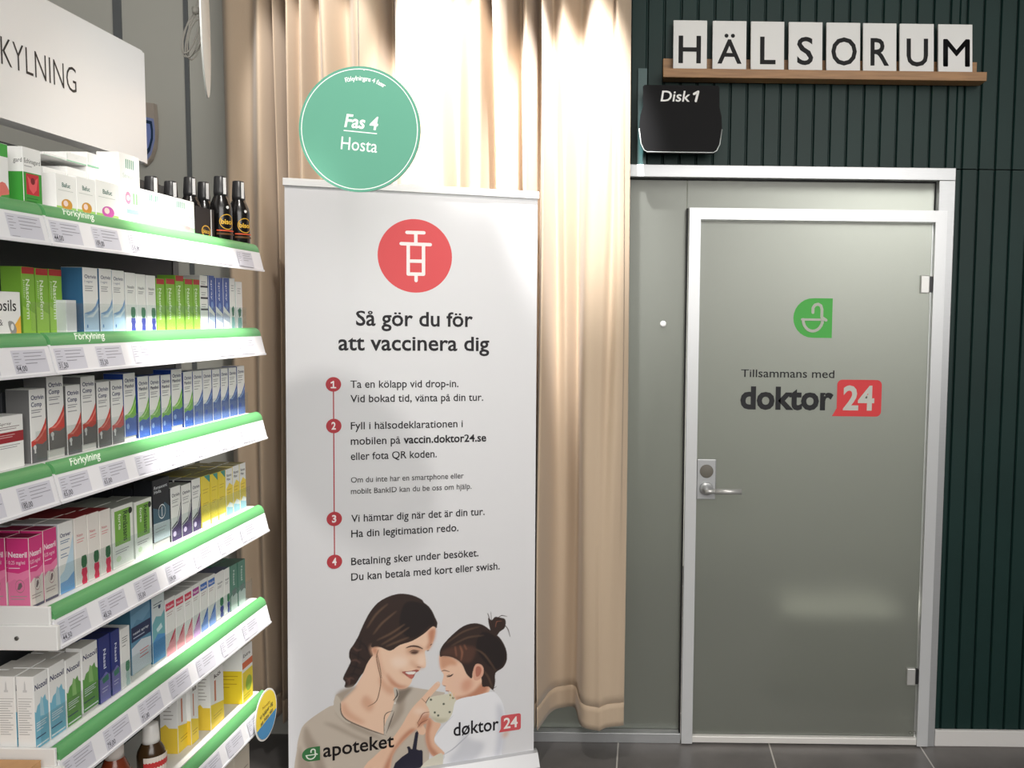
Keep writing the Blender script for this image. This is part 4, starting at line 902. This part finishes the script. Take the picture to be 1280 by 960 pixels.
def k_dgreen(F):
    vtext(F, 'Nasal', 0.40, 0.62, 0.88, 0.55, (206, 222, 214), 0.012); F.poly([(0, 0), (1, 0), (1, 0.30), (0.5, 0.40), (0, 0.32)], (196, 210, 204)); F.poly([(0.2, 0.44), (0.8, 0.48), (0.8, 0.34), (0.3, 0.3)], (96, 118, 112))
def k_echi(F):
    F.rect(0, 0, 1, 0.58, (62, 150, 60)); F.text('Echinagard', 0.06, 0.94, 0.74, (90, 90, 90), 0.075, 0.006); lines(F, 0.06, 0.5, (0.68,)); F.poly([(0.14, 0.20), (0.14, 0.56), (0.84, 0.56), (0.84, 0.20)], (196, 44, 58)); F.poly([(0.2, 0.52), (0.5, 0.42), (0.8, 0.52), (0.7, 0.3), (0.5, 0.22), (0.3, 0.3)], (226, 90, 96)); F.ell(0.5, 0.44, 0.12, 0.06, (120, 30, 40), 14); lines(F, 0.14, 0.8, (0.13, 0.08), (30, 100, 40))
def s_echi(F): F.rect(0, 0, 1, 0.58, (66, 156, 62)); F.text('gard', 0.5, 0.98, 0.74, (90, 90, 90), 0.075, 0.006)
def k_gw(F):
    F.rect(0, 0.78, 1, 1, (78, 168, 74)); lines(F, 0.1, 0.7, (0.88,), (226, 244, 222)); lines(F, 0.1, 0.6, (0.66, 0.6)); F.poly([(0.2, 0.1), (0.75, 0.34), (1, 0.2), (1, 0.0), (0.5, 0.0)], (224, 120, 110), 3); F.poly([(0.6, 0), (1, 0), (1, 0.14), (0.7, 0.1)], (70, 150, 66))
def k_flat(F):
    F.rect(0, 0.0, 1, 0.12, (150, 206, 170)); lines(F, 0.40, 0.6, (0.62, 0.5), (196, 206, 200)); F.rect(0.04, 0.3, 0.05, 0.86, (180, 200, 190))
def k_loz(c):
    def k(F):
        F.text('Bafuc', 0.30, 0.72, 0.68, (70, 110, 100), 0.11, 0.02); lines(F, 0.1, 0.9, (0.58,), (186, 192, 188)); F.rect(0, 0, 1, 0.16, (160, 206, 110)); F.ell(0.52, 0.22, 0.28, 0.15, c, 20); F.ell(0.46, 0.25, 0.12, 0.08, (238, 214, 210), 14)
    return k
def k_stripe(F):
    for i in range(5): F.rect(0.30 + 0.09 * i, 0.80, 0.345 + 0.09 * i, 0.93, (84, 150, 128))
    F.text('Strepsan', 0.14, 0.88, 0.66, (190, 204, 198), 0.06, 0.0); F.ring(0.38, 0.38, 0.14, 0.09, 0.05, (216, 140, 170), 20); F.rect(0.62, 0.30, 0.72, 0.46, (140, 200, 140)); F.rect(0.76, 0.30, 0.86, 0.46, (140, 200, 140)); F.rect(0.3, 0.16, 0.9, 0.22, (150, 200, 180))
def k_low(F):
    for i in range(5): F.rect(0.28 + 0.07 * i, 0.74, 0.315 + 0.07 * i, 0.92, (84, 150, 128))
    F.text('Galleria forte', 0.10, 0.92, 0.46, (150, 180, 170), 0.12, 0.006); F.poly([(0, 0), (1, 0), (1, 0.22), (0, 0.34)], (156, 206, 160)); F.ell(0.7, 0.2, 0.12, 0.06, (214, 150, 150), 12)
def k_tray(F): F.rect(0.80, 0, 0.86, 1, (226, 226, 226)); F.ell(0.55, 0.24, 0.24, 0.20, (206, 160, 50), 20); F.ell(0.55, 0.24, 0.20, 0.16, (24, 22, 22), 20); F.text('bisco', 0.38, 0.72, 0.17, (216, 172, 60), 0.14, 0.02)
def k_grey(F): lines(F, 0.1, 0.85, [0.85 - 0.06 * k for k in range(10)], (160, 158, 154), 0.02)
def k_ybox(F):
    F.rect(0, 0.0, 1, 0.56, (238, 214, 60)); F.text('Extra', 0.1, 0.8, 0.82, (70, 70, 70), 0.06, 0.01); F.rect(0, 0.62, 1, 0.74, (216, 110, 70)); F.ell(0.6, 0.3, 0.3, 0.14, (150, 180, 60), 16); lines(F, 0.1, 0.8, (0.12, 0.07), (180, 150, 40))
def s_ybox(F): F.rect(0, 0, 1, 0.60, (238, 210, 50)); F.rect(0, 0.90, 0.5, 0.93, (200, 90, 70)); lines(F, 0.1, 0.9, (0.5, 0.44, 0.36, 0.3), (190, 150, 40))
def k_yw(F): F.text('kö', 0.3, 0.8, 0.86, (70, 60, 60), 0.07, 0.02); F.poly([(0, 0), (1, 0), (1, 0.34), (0, 0.44)], (244, 212, 60)); F.rect(0.3, 0.45, 0.42, 0.82, (200, 120, 90)); lines(F, 0.2, 0.9, (0.2, 0.15), (190, 150, 40))
def s_yw(F): F.rect(0, 0, 1, 0.40, (240, 206, 70)); lines(F, 0.2, 0.8, [0.9 - 0.06 * k for k in range(7)], (176, 172, 168), 0.015); F.poly([(0, 0.4), (0.3, 0.46), (0.5, 0.4)], (240, 206, 70))
W0 = (238, 238, 236)
# kind: (name, everyday word, description, box colour, side colour, top colour, front, side)
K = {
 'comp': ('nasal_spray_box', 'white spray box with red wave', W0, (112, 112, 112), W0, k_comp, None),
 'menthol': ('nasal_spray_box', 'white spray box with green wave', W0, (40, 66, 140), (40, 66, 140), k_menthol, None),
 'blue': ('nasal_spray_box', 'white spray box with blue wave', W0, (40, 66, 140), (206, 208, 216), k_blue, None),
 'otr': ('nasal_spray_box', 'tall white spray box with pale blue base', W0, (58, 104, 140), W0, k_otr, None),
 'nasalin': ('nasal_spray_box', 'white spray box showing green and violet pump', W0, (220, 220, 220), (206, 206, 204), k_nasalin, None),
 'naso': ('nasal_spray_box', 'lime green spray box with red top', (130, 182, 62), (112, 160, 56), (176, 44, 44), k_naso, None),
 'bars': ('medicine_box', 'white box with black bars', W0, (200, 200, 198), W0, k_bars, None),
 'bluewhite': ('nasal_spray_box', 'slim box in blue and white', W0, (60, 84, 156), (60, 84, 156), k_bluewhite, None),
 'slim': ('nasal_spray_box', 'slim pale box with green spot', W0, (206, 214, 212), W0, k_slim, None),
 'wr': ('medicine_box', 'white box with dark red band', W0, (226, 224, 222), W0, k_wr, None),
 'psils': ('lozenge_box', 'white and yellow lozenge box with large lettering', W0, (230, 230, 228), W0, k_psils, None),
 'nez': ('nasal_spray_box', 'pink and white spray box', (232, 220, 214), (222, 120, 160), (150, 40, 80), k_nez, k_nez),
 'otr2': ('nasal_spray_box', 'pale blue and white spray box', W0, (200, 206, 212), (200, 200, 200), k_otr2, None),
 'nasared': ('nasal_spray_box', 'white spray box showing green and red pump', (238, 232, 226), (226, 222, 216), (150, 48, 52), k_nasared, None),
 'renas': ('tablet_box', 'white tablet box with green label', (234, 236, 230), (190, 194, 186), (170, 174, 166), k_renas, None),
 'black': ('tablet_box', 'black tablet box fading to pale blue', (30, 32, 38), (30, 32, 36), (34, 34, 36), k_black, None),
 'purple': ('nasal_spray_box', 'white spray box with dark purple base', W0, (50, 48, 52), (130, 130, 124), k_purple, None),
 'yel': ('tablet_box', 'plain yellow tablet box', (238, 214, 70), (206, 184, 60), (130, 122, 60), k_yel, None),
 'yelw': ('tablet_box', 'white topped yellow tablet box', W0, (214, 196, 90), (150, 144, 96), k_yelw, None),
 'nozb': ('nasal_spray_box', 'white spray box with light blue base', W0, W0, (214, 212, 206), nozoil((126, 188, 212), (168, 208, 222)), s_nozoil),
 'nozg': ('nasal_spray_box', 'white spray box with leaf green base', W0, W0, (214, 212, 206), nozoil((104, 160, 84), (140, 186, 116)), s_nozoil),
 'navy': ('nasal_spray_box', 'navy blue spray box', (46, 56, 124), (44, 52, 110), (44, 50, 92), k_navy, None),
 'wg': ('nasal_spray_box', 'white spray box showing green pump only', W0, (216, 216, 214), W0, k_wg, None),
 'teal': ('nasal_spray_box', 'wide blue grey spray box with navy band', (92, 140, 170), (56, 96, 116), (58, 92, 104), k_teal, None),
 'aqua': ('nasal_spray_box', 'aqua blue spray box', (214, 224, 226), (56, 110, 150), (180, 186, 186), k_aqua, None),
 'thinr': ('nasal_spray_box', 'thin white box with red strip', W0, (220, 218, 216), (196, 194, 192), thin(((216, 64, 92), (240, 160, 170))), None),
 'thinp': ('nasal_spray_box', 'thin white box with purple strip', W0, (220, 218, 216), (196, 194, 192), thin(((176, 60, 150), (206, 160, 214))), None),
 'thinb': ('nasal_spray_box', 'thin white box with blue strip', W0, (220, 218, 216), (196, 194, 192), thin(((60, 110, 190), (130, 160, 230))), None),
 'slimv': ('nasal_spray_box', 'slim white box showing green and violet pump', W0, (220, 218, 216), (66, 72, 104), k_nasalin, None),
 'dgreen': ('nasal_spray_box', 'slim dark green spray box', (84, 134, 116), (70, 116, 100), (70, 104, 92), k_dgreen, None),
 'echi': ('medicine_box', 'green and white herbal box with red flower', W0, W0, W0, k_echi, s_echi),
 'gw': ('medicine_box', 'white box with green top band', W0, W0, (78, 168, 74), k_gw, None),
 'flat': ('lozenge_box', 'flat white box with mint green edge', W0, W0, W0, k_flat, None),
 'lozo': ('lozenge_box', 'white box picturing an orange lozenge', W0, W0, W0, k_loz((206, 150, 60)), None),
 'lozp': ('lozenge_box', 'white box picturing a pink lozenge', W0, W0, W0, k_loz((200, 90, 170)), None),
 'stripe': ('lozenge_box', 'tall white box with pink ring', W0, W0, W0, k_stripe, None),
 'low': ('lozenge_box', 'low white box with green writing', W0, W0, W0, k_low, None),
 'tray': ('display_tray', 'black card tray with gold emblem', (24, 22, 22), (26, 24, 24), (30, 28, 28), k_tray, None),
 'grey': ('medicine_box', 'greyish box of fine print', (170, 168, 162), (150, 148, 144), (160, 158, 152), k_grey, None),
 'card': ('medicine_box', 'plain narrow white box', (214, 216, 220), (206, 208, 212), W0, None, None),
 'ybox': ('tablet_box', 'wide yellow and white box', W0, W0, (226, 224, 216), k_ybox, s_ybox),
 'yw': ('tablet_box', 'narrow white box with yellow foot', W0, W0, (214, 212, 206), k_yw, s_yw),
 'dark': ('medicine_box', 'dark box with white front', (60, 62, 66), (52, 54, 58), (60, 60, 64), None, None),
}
SHELF = ['top shelf', 'second shelf', 'third shelf', 'fourth shelf', 'fifth shelf', 'sixth shelf']
ORD = 'first second third fourth fifth sixth seventh eighth ninth tenth'.split()
# shelf, kind, near edge px, far edge px, top px, set back, raised, depth
ROW = [
 (0, 'gw', -24, 10.5, 172, 0, 0, .045), (0, 'echi', 29, 52, 183, 0, 0, .035),
 (0, 'flat', 55, 83, 190, .045, .1165, .06), (0, 'flat', 84, 109, 190, .045, .1165, .06), (0, 'flat', 110, 134, 190, .045, .1165, .06),
 (0, 'flat', 55, 83, 208, .045, 0, .06), (0, 'flat', 84, 109, 208, .045, 0, .06), (0, 'flat', 110, 134, 208, .045, 0, .06),
 (0, 'lozo', 70, 95, 216, 0, 0, .036), (0, 'lozo', 96, 119, 220, 0, 0, .036), (0, 'lozp', 120, 148, 224, 0, 0, .036),
 (0, 'stripe', 150, 175, 190, 0, 0, .05), (0, 'low', 177, 211, 236, 0, 0, .04), (0, 'low', 212, 243, 245, 0, 0, .04), (0, 'tray', 244, 268, 257, 0, 0, .04),
 (1, 'psils', -4, 26, 364, -.001, 0, .04),
 (1, 'naso', 28, 44, 333, .02, 0, .04), (1, 'naso', 45.5, 61, 335, .02, 0, .04), (1, 'naso', 62, 78, 336, .02, 0, .04), (1, 'card', 83, 96, 375, 0, 0, .03),
 (1, 'otr', 104.5, 123, 334, 0, 0, .045), (1, 'otr', 125, 140.5, 335.5, 0, 0, .045), (1, 'otr', 141, 156, 337.5, 0, 0, .045),
 (1, 'nasalin', 157.5, 170, 340.5, 0, 0, .045), (1, 'nasalin', 171, 182.5, 342.5, 0, 0, .045), (1, 'nasalin', 184, 195, 344, 0, 0, .045),
 (1, 'naso', 196, 206, 348, 0, 0, .045), (1, 'naso', 208, 219, 348, 0, 0, .045), (1, 'naso', 220, 230, 344, 0, 0, .045), (1, 'naso', 231.5, 241, 348.5, 0, 0, .045), (1, 'naso', 242, 250, 349, 0, 0, .045),
 (1, 'bars', 250.8, 260, 344, 0, 0, .045), (1, 'bluewhite', 261, 268.5, 344, 0, 0, .045), (1, 'bluewhite', 270, 278.5, 347, 0, 0, .045), (1, 'bluewhite', 279.3, 287, 347, 0, 0, .045),
 (1, 'slim', 288, 294, 347.5, 0, 0, .04), (1, 'slim', 295.5, 303, 352, 0, 0, .04),
 (2, 'wr', -4, 30, 522, -.001, 0, .04), (2, 'dark', 3, 15, 490, .055, 0, .045),
 (2, 'comp', 38, 58, 487, 0, 0, .045), (2, 'comp', 60, 80.5, 471, 0, .018, .045), (2, 'comp', 83.5, 101.5, 482, 0, 0, .045), (2, 'comp', 102.5, 120, 471, 0, .014, .045), (2, 'comp', 122, 138, 478, 0, 0, .045), (2, 'comp', 139.5, 154.5, 476, 0, 0, .045),
 (2, 'menthol', 155.5, 170, 467, 0, .010, .045), (2, 'menthol', 173, 186.5, 471, 0, 0, .045), (2, 'menthol', 187.5, 200.5, 470, 0, 0, .045), (2, 'menthol', 202, 214, 469, 0, 0, .045), (2, 'menthol', 215, 228, 462, 0, .010, .045), (2, 'menthol', 230, 241, 465, 0, 0, .045),
 (2, 'blue', 242, 253.5, 464, 0, 0, .045), (2, 'blue', 254.2, 265, 463, 0, 0, .045), (2, 'blue', 266, 275.5, 462, 0, 0, .045), (2, 'blue', 276.5, 285.5, 461, 0, 0, .045), (2, 'blue', 286.5, 296, 460, 0, 0, .045), (2, 'blue', 297, 306, 458, 0, 0, .045),
 (3, 'nez', 37, 54, 672, 0, 0, .042), (3, 'nez', 54.8, 72, 663, 0, 0, .042), (3, 'otr2', 74, 92.5, 655, 0, 0, .045), (3, 'nasared', 94, 109.5, 648, 0, 0, .045), (3, 'nasared', 110.3, 124.5, 643, 0, 0, .045), (3, 'nasared', 125.3, 139, 639, 0, 0, .045),
 (3, 'renas', 141, 167, 636, 0, 0, .045), (3, 'renas', 169, 190.5, 628, 0, 0, .045), (3, 'black', 191.5, 212.5, 601, 0, .018, .045), (3, 'purple', 214, 226.5, 610, 0, 0, .045), (3, 'purple', 227.3, 239.5, 607, 0, 0, .045), (3, 'purple', 240.3, 251, 600, 0, 0, .045),
 (3, 'yel', 252, 263, 596, 0, 0, .045), (3, 'yel', 263.8, 272.5, 593, 0, 0, .045), (3, 'yel', 273.3, 282, 590, 0, 0, .045), (3, 'yelw', 282.8, 291, 587, 0, 0, .045), (3, 'yelw', 291.6, 299.5, 583, 0, 0, .045), (3, 'yelw', 300.2, 307.5, 580, 0, 0, .045),
 (4, 'nozb', 43, 61, 845, 0, 0, .033), (4, 'nozb', 62, 82, 834, 0, 0, .033), (4, 'nozg', 83, 101.5, 825, 0, 0, .033), (4, 'nozg', 103, 123, 810, 0, .006, .033), (4, 'navy', 124.3, 138, 798, 0, 0, .045), (4, 'navy', 139.5, 150.5, 790, 0, 0, .045), (4, 'wg', 151.3, 163, 787, 0, 0, .045),
 (4, 'teal', 164, 189, 752, 0, .014, .05), (4, 'aqua', 190.5, 206.5, 748, 0, .006, .05), (4, 'thinr', 207.5, 219.5, 750, 0, 0, .045), (4, 'thinr', 220.3, 230.5, 744, 0, 0, .045), (4, 'thinr', 231.2, 240.5, 738, 0, 0, .045), (4, 'thinp', 241.2, 250, 732, 0, 0, .045), (4, 'thinb', 250.8, 260, 726, 0, 0, .045), (4, 'thinb', 260.7, 269.5, 721, 0, 0, .045),
 (4, 'slimv', 270.5, 280, 717, 0, .004, .045), (4, 'slimv', 280.7, 287.5, 712, 0, .004, .045), (4, 'dgreen', 288.2, 297, 708, 0, 0, .045), (4, 'dgreen', 297.8, 307, 703, 0, 0, .045),
 (5, 'yw', 222, 237, 862, .02, 0, .045), (5, 'yw', 238.5, 248, 855, .01, 0, .045), (5, 'yw', 263, 280, 842, 0, 0, .04), (5, 'ybox', 303, 316, 811, -.012, 0, .09),
]
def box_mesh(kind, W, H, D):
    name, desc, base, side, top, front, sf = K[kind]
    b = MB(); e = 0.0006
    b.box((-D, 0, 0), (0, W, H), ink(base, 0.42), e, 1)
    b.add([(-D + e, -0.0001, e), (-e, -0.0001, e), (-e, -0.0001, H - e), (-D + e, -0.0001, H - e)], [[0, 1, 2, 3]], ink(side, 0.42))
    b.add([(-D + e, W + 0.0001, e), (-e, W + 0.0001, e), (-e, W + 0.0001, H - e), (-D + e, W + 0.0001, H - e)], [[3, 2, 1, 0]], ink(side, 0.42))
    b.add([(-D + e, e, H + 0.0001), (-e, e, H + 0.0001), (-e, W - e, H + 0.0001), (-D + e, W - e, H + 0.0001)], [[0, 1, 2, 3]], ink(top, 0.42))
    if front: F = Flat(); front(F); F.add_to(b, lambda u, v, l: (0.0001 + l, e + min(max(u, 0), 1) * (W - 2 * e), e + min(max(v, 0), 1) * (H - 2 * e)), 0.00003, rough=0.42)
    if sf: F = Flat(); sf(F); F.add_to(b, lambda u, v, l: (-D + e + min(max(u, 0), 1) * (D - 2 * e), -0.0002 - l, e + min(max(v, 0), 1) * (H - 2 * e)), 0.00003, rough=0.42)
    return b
placed = []
for (si, kind, pl, pr, pt, back, raise_, D) in ROW:
    X = XBOX - back
    A = on_x(pl, pt, X); B_ = on_x(pr, pt, X)
    # a level top edge: width from the two verticals at mid height
    zm = (A.z + DK[si]) / 2; pm = project(Vector((X, A.y, zm)))[1]
    ya, yb = on_x(pl, pm, X).y, on_x(pr, pm, X).y
    placed.append([si, kind, X, ya, yb - ya, A.z - DK[si] - raise_, raise_, D])
sizes = {}
for q in placed: sizes.setdefault(q[1], []).append(q)
groups = {}
for q in placed: groups.setdefault((q[0], q[1]), []).append(q)
protos = {}
COUNT = 'one two three four five six seven eight nine ten'.split()
def put(kind, loc, W, H, D, label, group=None):
    if kind not in protos:
        s = sizes[kind]; w_ = sum(q[4] for q in s) / len(s); h_ = sum(q[5] for q in s) / len(s)
        o = box_mesh(kind, w_, h_, D).build(K[kind][0]); protos[kind] = (o, w_, h_, D); first = True
    else: first = False
    p_, w_, h_, d_ = protos[kind]
    o = p_ if first else p_.copy()
    if not first: C.objects.link(o)
    o.location = loc; o.scale = (D / d_, W / w_, H / h_)
    o['label'] = label; o['category'] = K[kind][0].replace('_', ' ').replace('nasal ', '')
    if group: o['group'] = group
    elif 'group' in o: del o['group']
    return o
NEIGH = {}
for (si, kind), lst in groups.items():
    lst.sort(key=lambda q: (-round(q[3], 2), -q[6])); n = len(lst); desc = K[kind][1]
    for k, (s_, kd, X, y, W, H, rz, D) in enumerate(lst):
        if kind == 'flat': lab = 'flat white mint edged box, %s from the curtain, %s layer of the stack' % (ORD[k // 2], 'upper' if rz > 0.06 else 'lower')
        elif n == 1: lab = '%s standing on the %s' % (desc, SHELF[si])
        else: lab = '%s, %s of %s from the curtain, %s' % (desc, ORD[k], COUNT[n - 1], SHELF[si])
        grp = '%ss on the %s' % (desc.split(' with ')[0].split(' showing ')[0], SHELF[si]) if n > 1 else None
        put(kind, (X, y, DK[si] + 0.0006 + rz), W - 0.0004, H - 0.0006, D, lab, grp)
        if rz and kind != 'flat' and rz < 0.03:          # a low carton lies under the raised box
            b = MB(); b.box((-D, 0.0004, 0), (-0.001, W - 0.001, rz - 0.0004), ink((206, 204, 200), 0.5), 0.0005, 1)
            b.build('packing_card', loc=(X, y, DK[si] + 0.0004), label='flat card packing piece under the %s' % ('%s %s box of %s' % (ORD[k], desc.split(' with ')[-1].split(' showing ')[-1].split(' fading')[0], SHELF[si])), cat='packing card')
        # the next packets of the row, seen over the front ones
        if si in (3, 4) and kind not in ('teal',):
            for r in (1, 2):
                if X - r * (D + 0.003) - D < XB + 0.002: continue
                put(kind, (X - r * (D + 0.003), y, DK[si] + 0.0006), W - 0.0004, H - 0.0006 - (0.004 if r == 2 else 0), D,
                    '%s, %s row, %s%s' % (desc, ('second', 'third')[r - 1], ('%s from curtain, ' % ORD[k]) if n > 1 else '', SHELF[si]), 'packets behind the front row on the ' + SHELF[si])

# dark syrup bottles on the top shelf
def syrup_bottle(x, y, z, H, label, R_=0.029, body=(18, 16, 16), brand=True, capc=(40, 40, 42), name='syrup_bottle', group='black syrup bottles on the top shelf', lab=None):
    root = empty(name, (x, y, z), label, 'bottle', group)
    h = H; cap0 = h * 0.76
    b = MB(); b.lathe([(R_ * 0.93, 0), (R_, 0.004), (R_, h * 0.50), (R_ * 0.93, h * 0.57), (R_ * 0.72, h * 0.66), (R_ * 0.50, h * 0.73), (R_ * 0.46, cap0 + 0.002)], mat('dark_bottle', body, 0.22), 28)
    b.build('bottle_body', root)
    b = MB(); b.lathe([(R_ * 0.60, cap0 - 0.012), (R_ * 0.62, cap0), (R_ * 0.54, h - 0.002), (R_ * 0.48, h)], mat('bottle_cap', capc, 0.35), 24)
    if brand:
        F = Flat(); F.rect(-0.006, cap0 - 0.006, 0.006, h - 0.004, (222, 222, 222)); F.add_to(b, lambda u, v, l: (R_ * 0.62 * math.cos(u / R_ * 1.2 - 0.5) + 0.0006, R_ * 0.62 * math.sin(u / R_ * 1.2 - 0.5), v))
    b.build('cap', root)
    b = MB(); F = Flat()
    n = 12
    def cyl(u, v, l): a = u / R_ - 0.55; r = R_ + 0.0003 + l; return (r * math.cos(a), r * math.sin(a), v)
    if lab: lab(F, h)
    else:
        F.ring(0, h * 0.30, 0.021, 0.021, 0.0022, (206, 160, 52), 32); F.text('bisol', -0.017, 0.017, h * 0.30 - 0.006, (222, 176, 64), 0.013, 0.03)
        for k in range(8): F.rect(-0.028 + 0.007 * k, h * 0.155, -0.021 + 0.007 * k, h * 0.175, (206, 84, 50)); F.rect(-0.028 + 0.007 * k, h * 0.10, -0.021 + 0.007 * k, h * 0.13, (92, 62, 36))
        F.ell(0, h * 0.52, 0.004, 0.004, (220, 220, 220), 12)
    F.add_to(b, cyl, 0.0001, edge=0.008); b.build('label_print', root)
    return root
BT = [(276, 221, -1.166, 'black syrup bottle with gold emblem, second from the curtain, top shelf'), (298.5, 227, -1.166, 'black syrup bottle with gold emblem at the curtain end of the top shelf'), (238, 222, -1.240, 'black syrup bottle with gold emblem standing behind the black tray'),
      (255, 228, -1.262, 'black syrup bottle with gold emblem, second row, behind the tray gap'), (214, 227, -1.235, 'black syrup bottle, only its cap over the low white boxes, beside the tray'), (190, 221, -1.235, 'black syrup bottle, cap over the low white boxes, next to the tall box')]
for px, py, X, lab in BT:
    q = on_x(px, 260, X); t = on_x(px, py, X)
    syrup_bottle(X, q.y, DK[0] + 0.0006, t.z - DK[0] - 0.0006, lab, 0.0285 if px > 260 else 0.027)
# bottles on the sixth shelf
def lab_red(F, h):
    for k in range(10): F.rect(-0.033 + 0.0066 * k, h * 0.10, -0.0264 + 0.0066 * k, h * 0.52, (226, 216, 206)); F.rect(-0.033 + 0.0066 * k, h * 0.34, -0.0264 + 0.0066 * k, h * 0.44, (196, 60, 60))
def lab_or(F, h):
    for k in range(10): F.rect(-0.033 + 0.0066 * k, h * 0.08, -0.0264 + 0.0066 * k, h * 0.56, (206, 86, 44)); F.rect(-0.033 + 0.0066 * k, h * 0.38, -0.0264 + 0.0066 * k, h * 0.41, (60, 30, 24))
X = -1.165; q = on_x(189, 940, X); t = on_x(189, 903, X)
syrup_bottle(X, q.y, DK[5] + 0.0006, t.z - DK[5], 'brown medicine bottle with white screw cap on the sixth shelf', 0.031, (62, 44, 24), False, (232, 230, 226), 'medicine_bottle', None, lab_red)
q = on_x(143, 945, X); t = on_x(146, 911, X)
syrup_bottle(X, q.y, DK[5] + 0.0006, t.z - DK[5], 'orange labelled medicine bottle beside the brown one on the sixth shelf', 0.031, (120, 52, 30), False, (214, 206, 200), 'medicine_bottle', None, lab_or)
# round shelf marker clipped to the sixth shelf's end
q = on_x(332, 893, XF + 0.012); rr = (on_x(332, 862, XF + 0.012).z - on_x(332, 924, XF + 0.012).z) / 2
b = MB(); b.lathe([(rr, 0), (rr, 0.002)], mat('marker_white', (236, 236, 232), 0.4), 48, (0, 0, 0), False, Matrix.Rotation(PI / 2, 3, 'Y'))
b.box((-0.0098, -0.01, -0.012), (-0.0002, 0.01, 0.008), clear)
F = Flat(); R9 = rr * 0.93
F.ell(0, 0, R9, R9, (244, 216, 70), 48)
F.poly([(R9 * math.cos(a), R9 * math.sin(a)) for a in [PI + 0.35 + k * (PI - 0.5) / 20 for k in range(21)]], (70, 140, 190))
F.text('Novelty', -rr * 0.35, rr * 0.35, rr * 0.34, (150, 120, 40), rr * 0.12, 0.0); F.text('Vi hjälper dig', -rr * 0.6, rr * 0.6, rr * 0.02, (70, 80, 60), rr * 0.16, 0.01, rot=0.12); F.text('att hitta rätt', -rr * 0.55, rr * 0.6, -rr * 0.24, (40, 60, 90), rr * 0.16, 0.01, rot=0.12)
F.add_to(b, lambda u, v, l: (0.0024 + l, u, v))
b.build('shelf_marker', loc=tuple(q), label='round yellow and blue shelf marker on the end of the sixth shelf', cat='shelf marker')
# carton in the low part of the next bay
X = -1.13; t = on_x(57, 946, X)
cb = noisy(mat('brown_cardboard', (206, 160, 112), 0.8), 20, 0.08)
zt = t.z
root = empty('cardboard_box', (X - 0.1, YN - 0.18, 0.1105), 'orange brown cardboard box standing low in the bay nearer the aisle', 'box')
b = MB(); b.box((-0.10, -0.14, 0.0), (0.10, 0.14, zt - 0.1105 - 0.002), cb, 0.002); b.build('carton', root)
b = MB(); b.box((-0.10, -0.14, zt - 0.1122), (-0.0006, 0.14, zt - 0.1105), cb); b.build('flap', root)
b = MB(); b.box((0.0006, -0.14, zt - 0.1122), (0.10, 0.14, zt - 0.1105), cb); b.build('flap', root)
# small box on the plinth
X = -1.16; q0, q1 = on_x(293, 950, X), on_x(312, 950, X)
b = MB(); W_ = q1.y - q0.y; t = on_x(293, 948, X); H_ = max(0.08, t.z - 0.111)
b.box((-0.09, 0, 0), (0, W_, H_), ink((214, 206, 190), 0.5), 0.001)
F = Flat(); F.rect(0.1 * W_, H_ * 0.5, 0.9 * W_, H_ * 0.62, (120, 100, 84)); lines(F, 0.1 * W_, 0.9 * W_, (H_ * 0.8, H_ * 0.74), (150, 140, 130), 0.003)
F.add_to(b, lambda u, v, l: (0.0002 + l, u, v))
b.build('medicine_box', loc=(X, q0.y, 0.1105), label='beige box on the plinth under the sixth shelf', cat='medicine box')
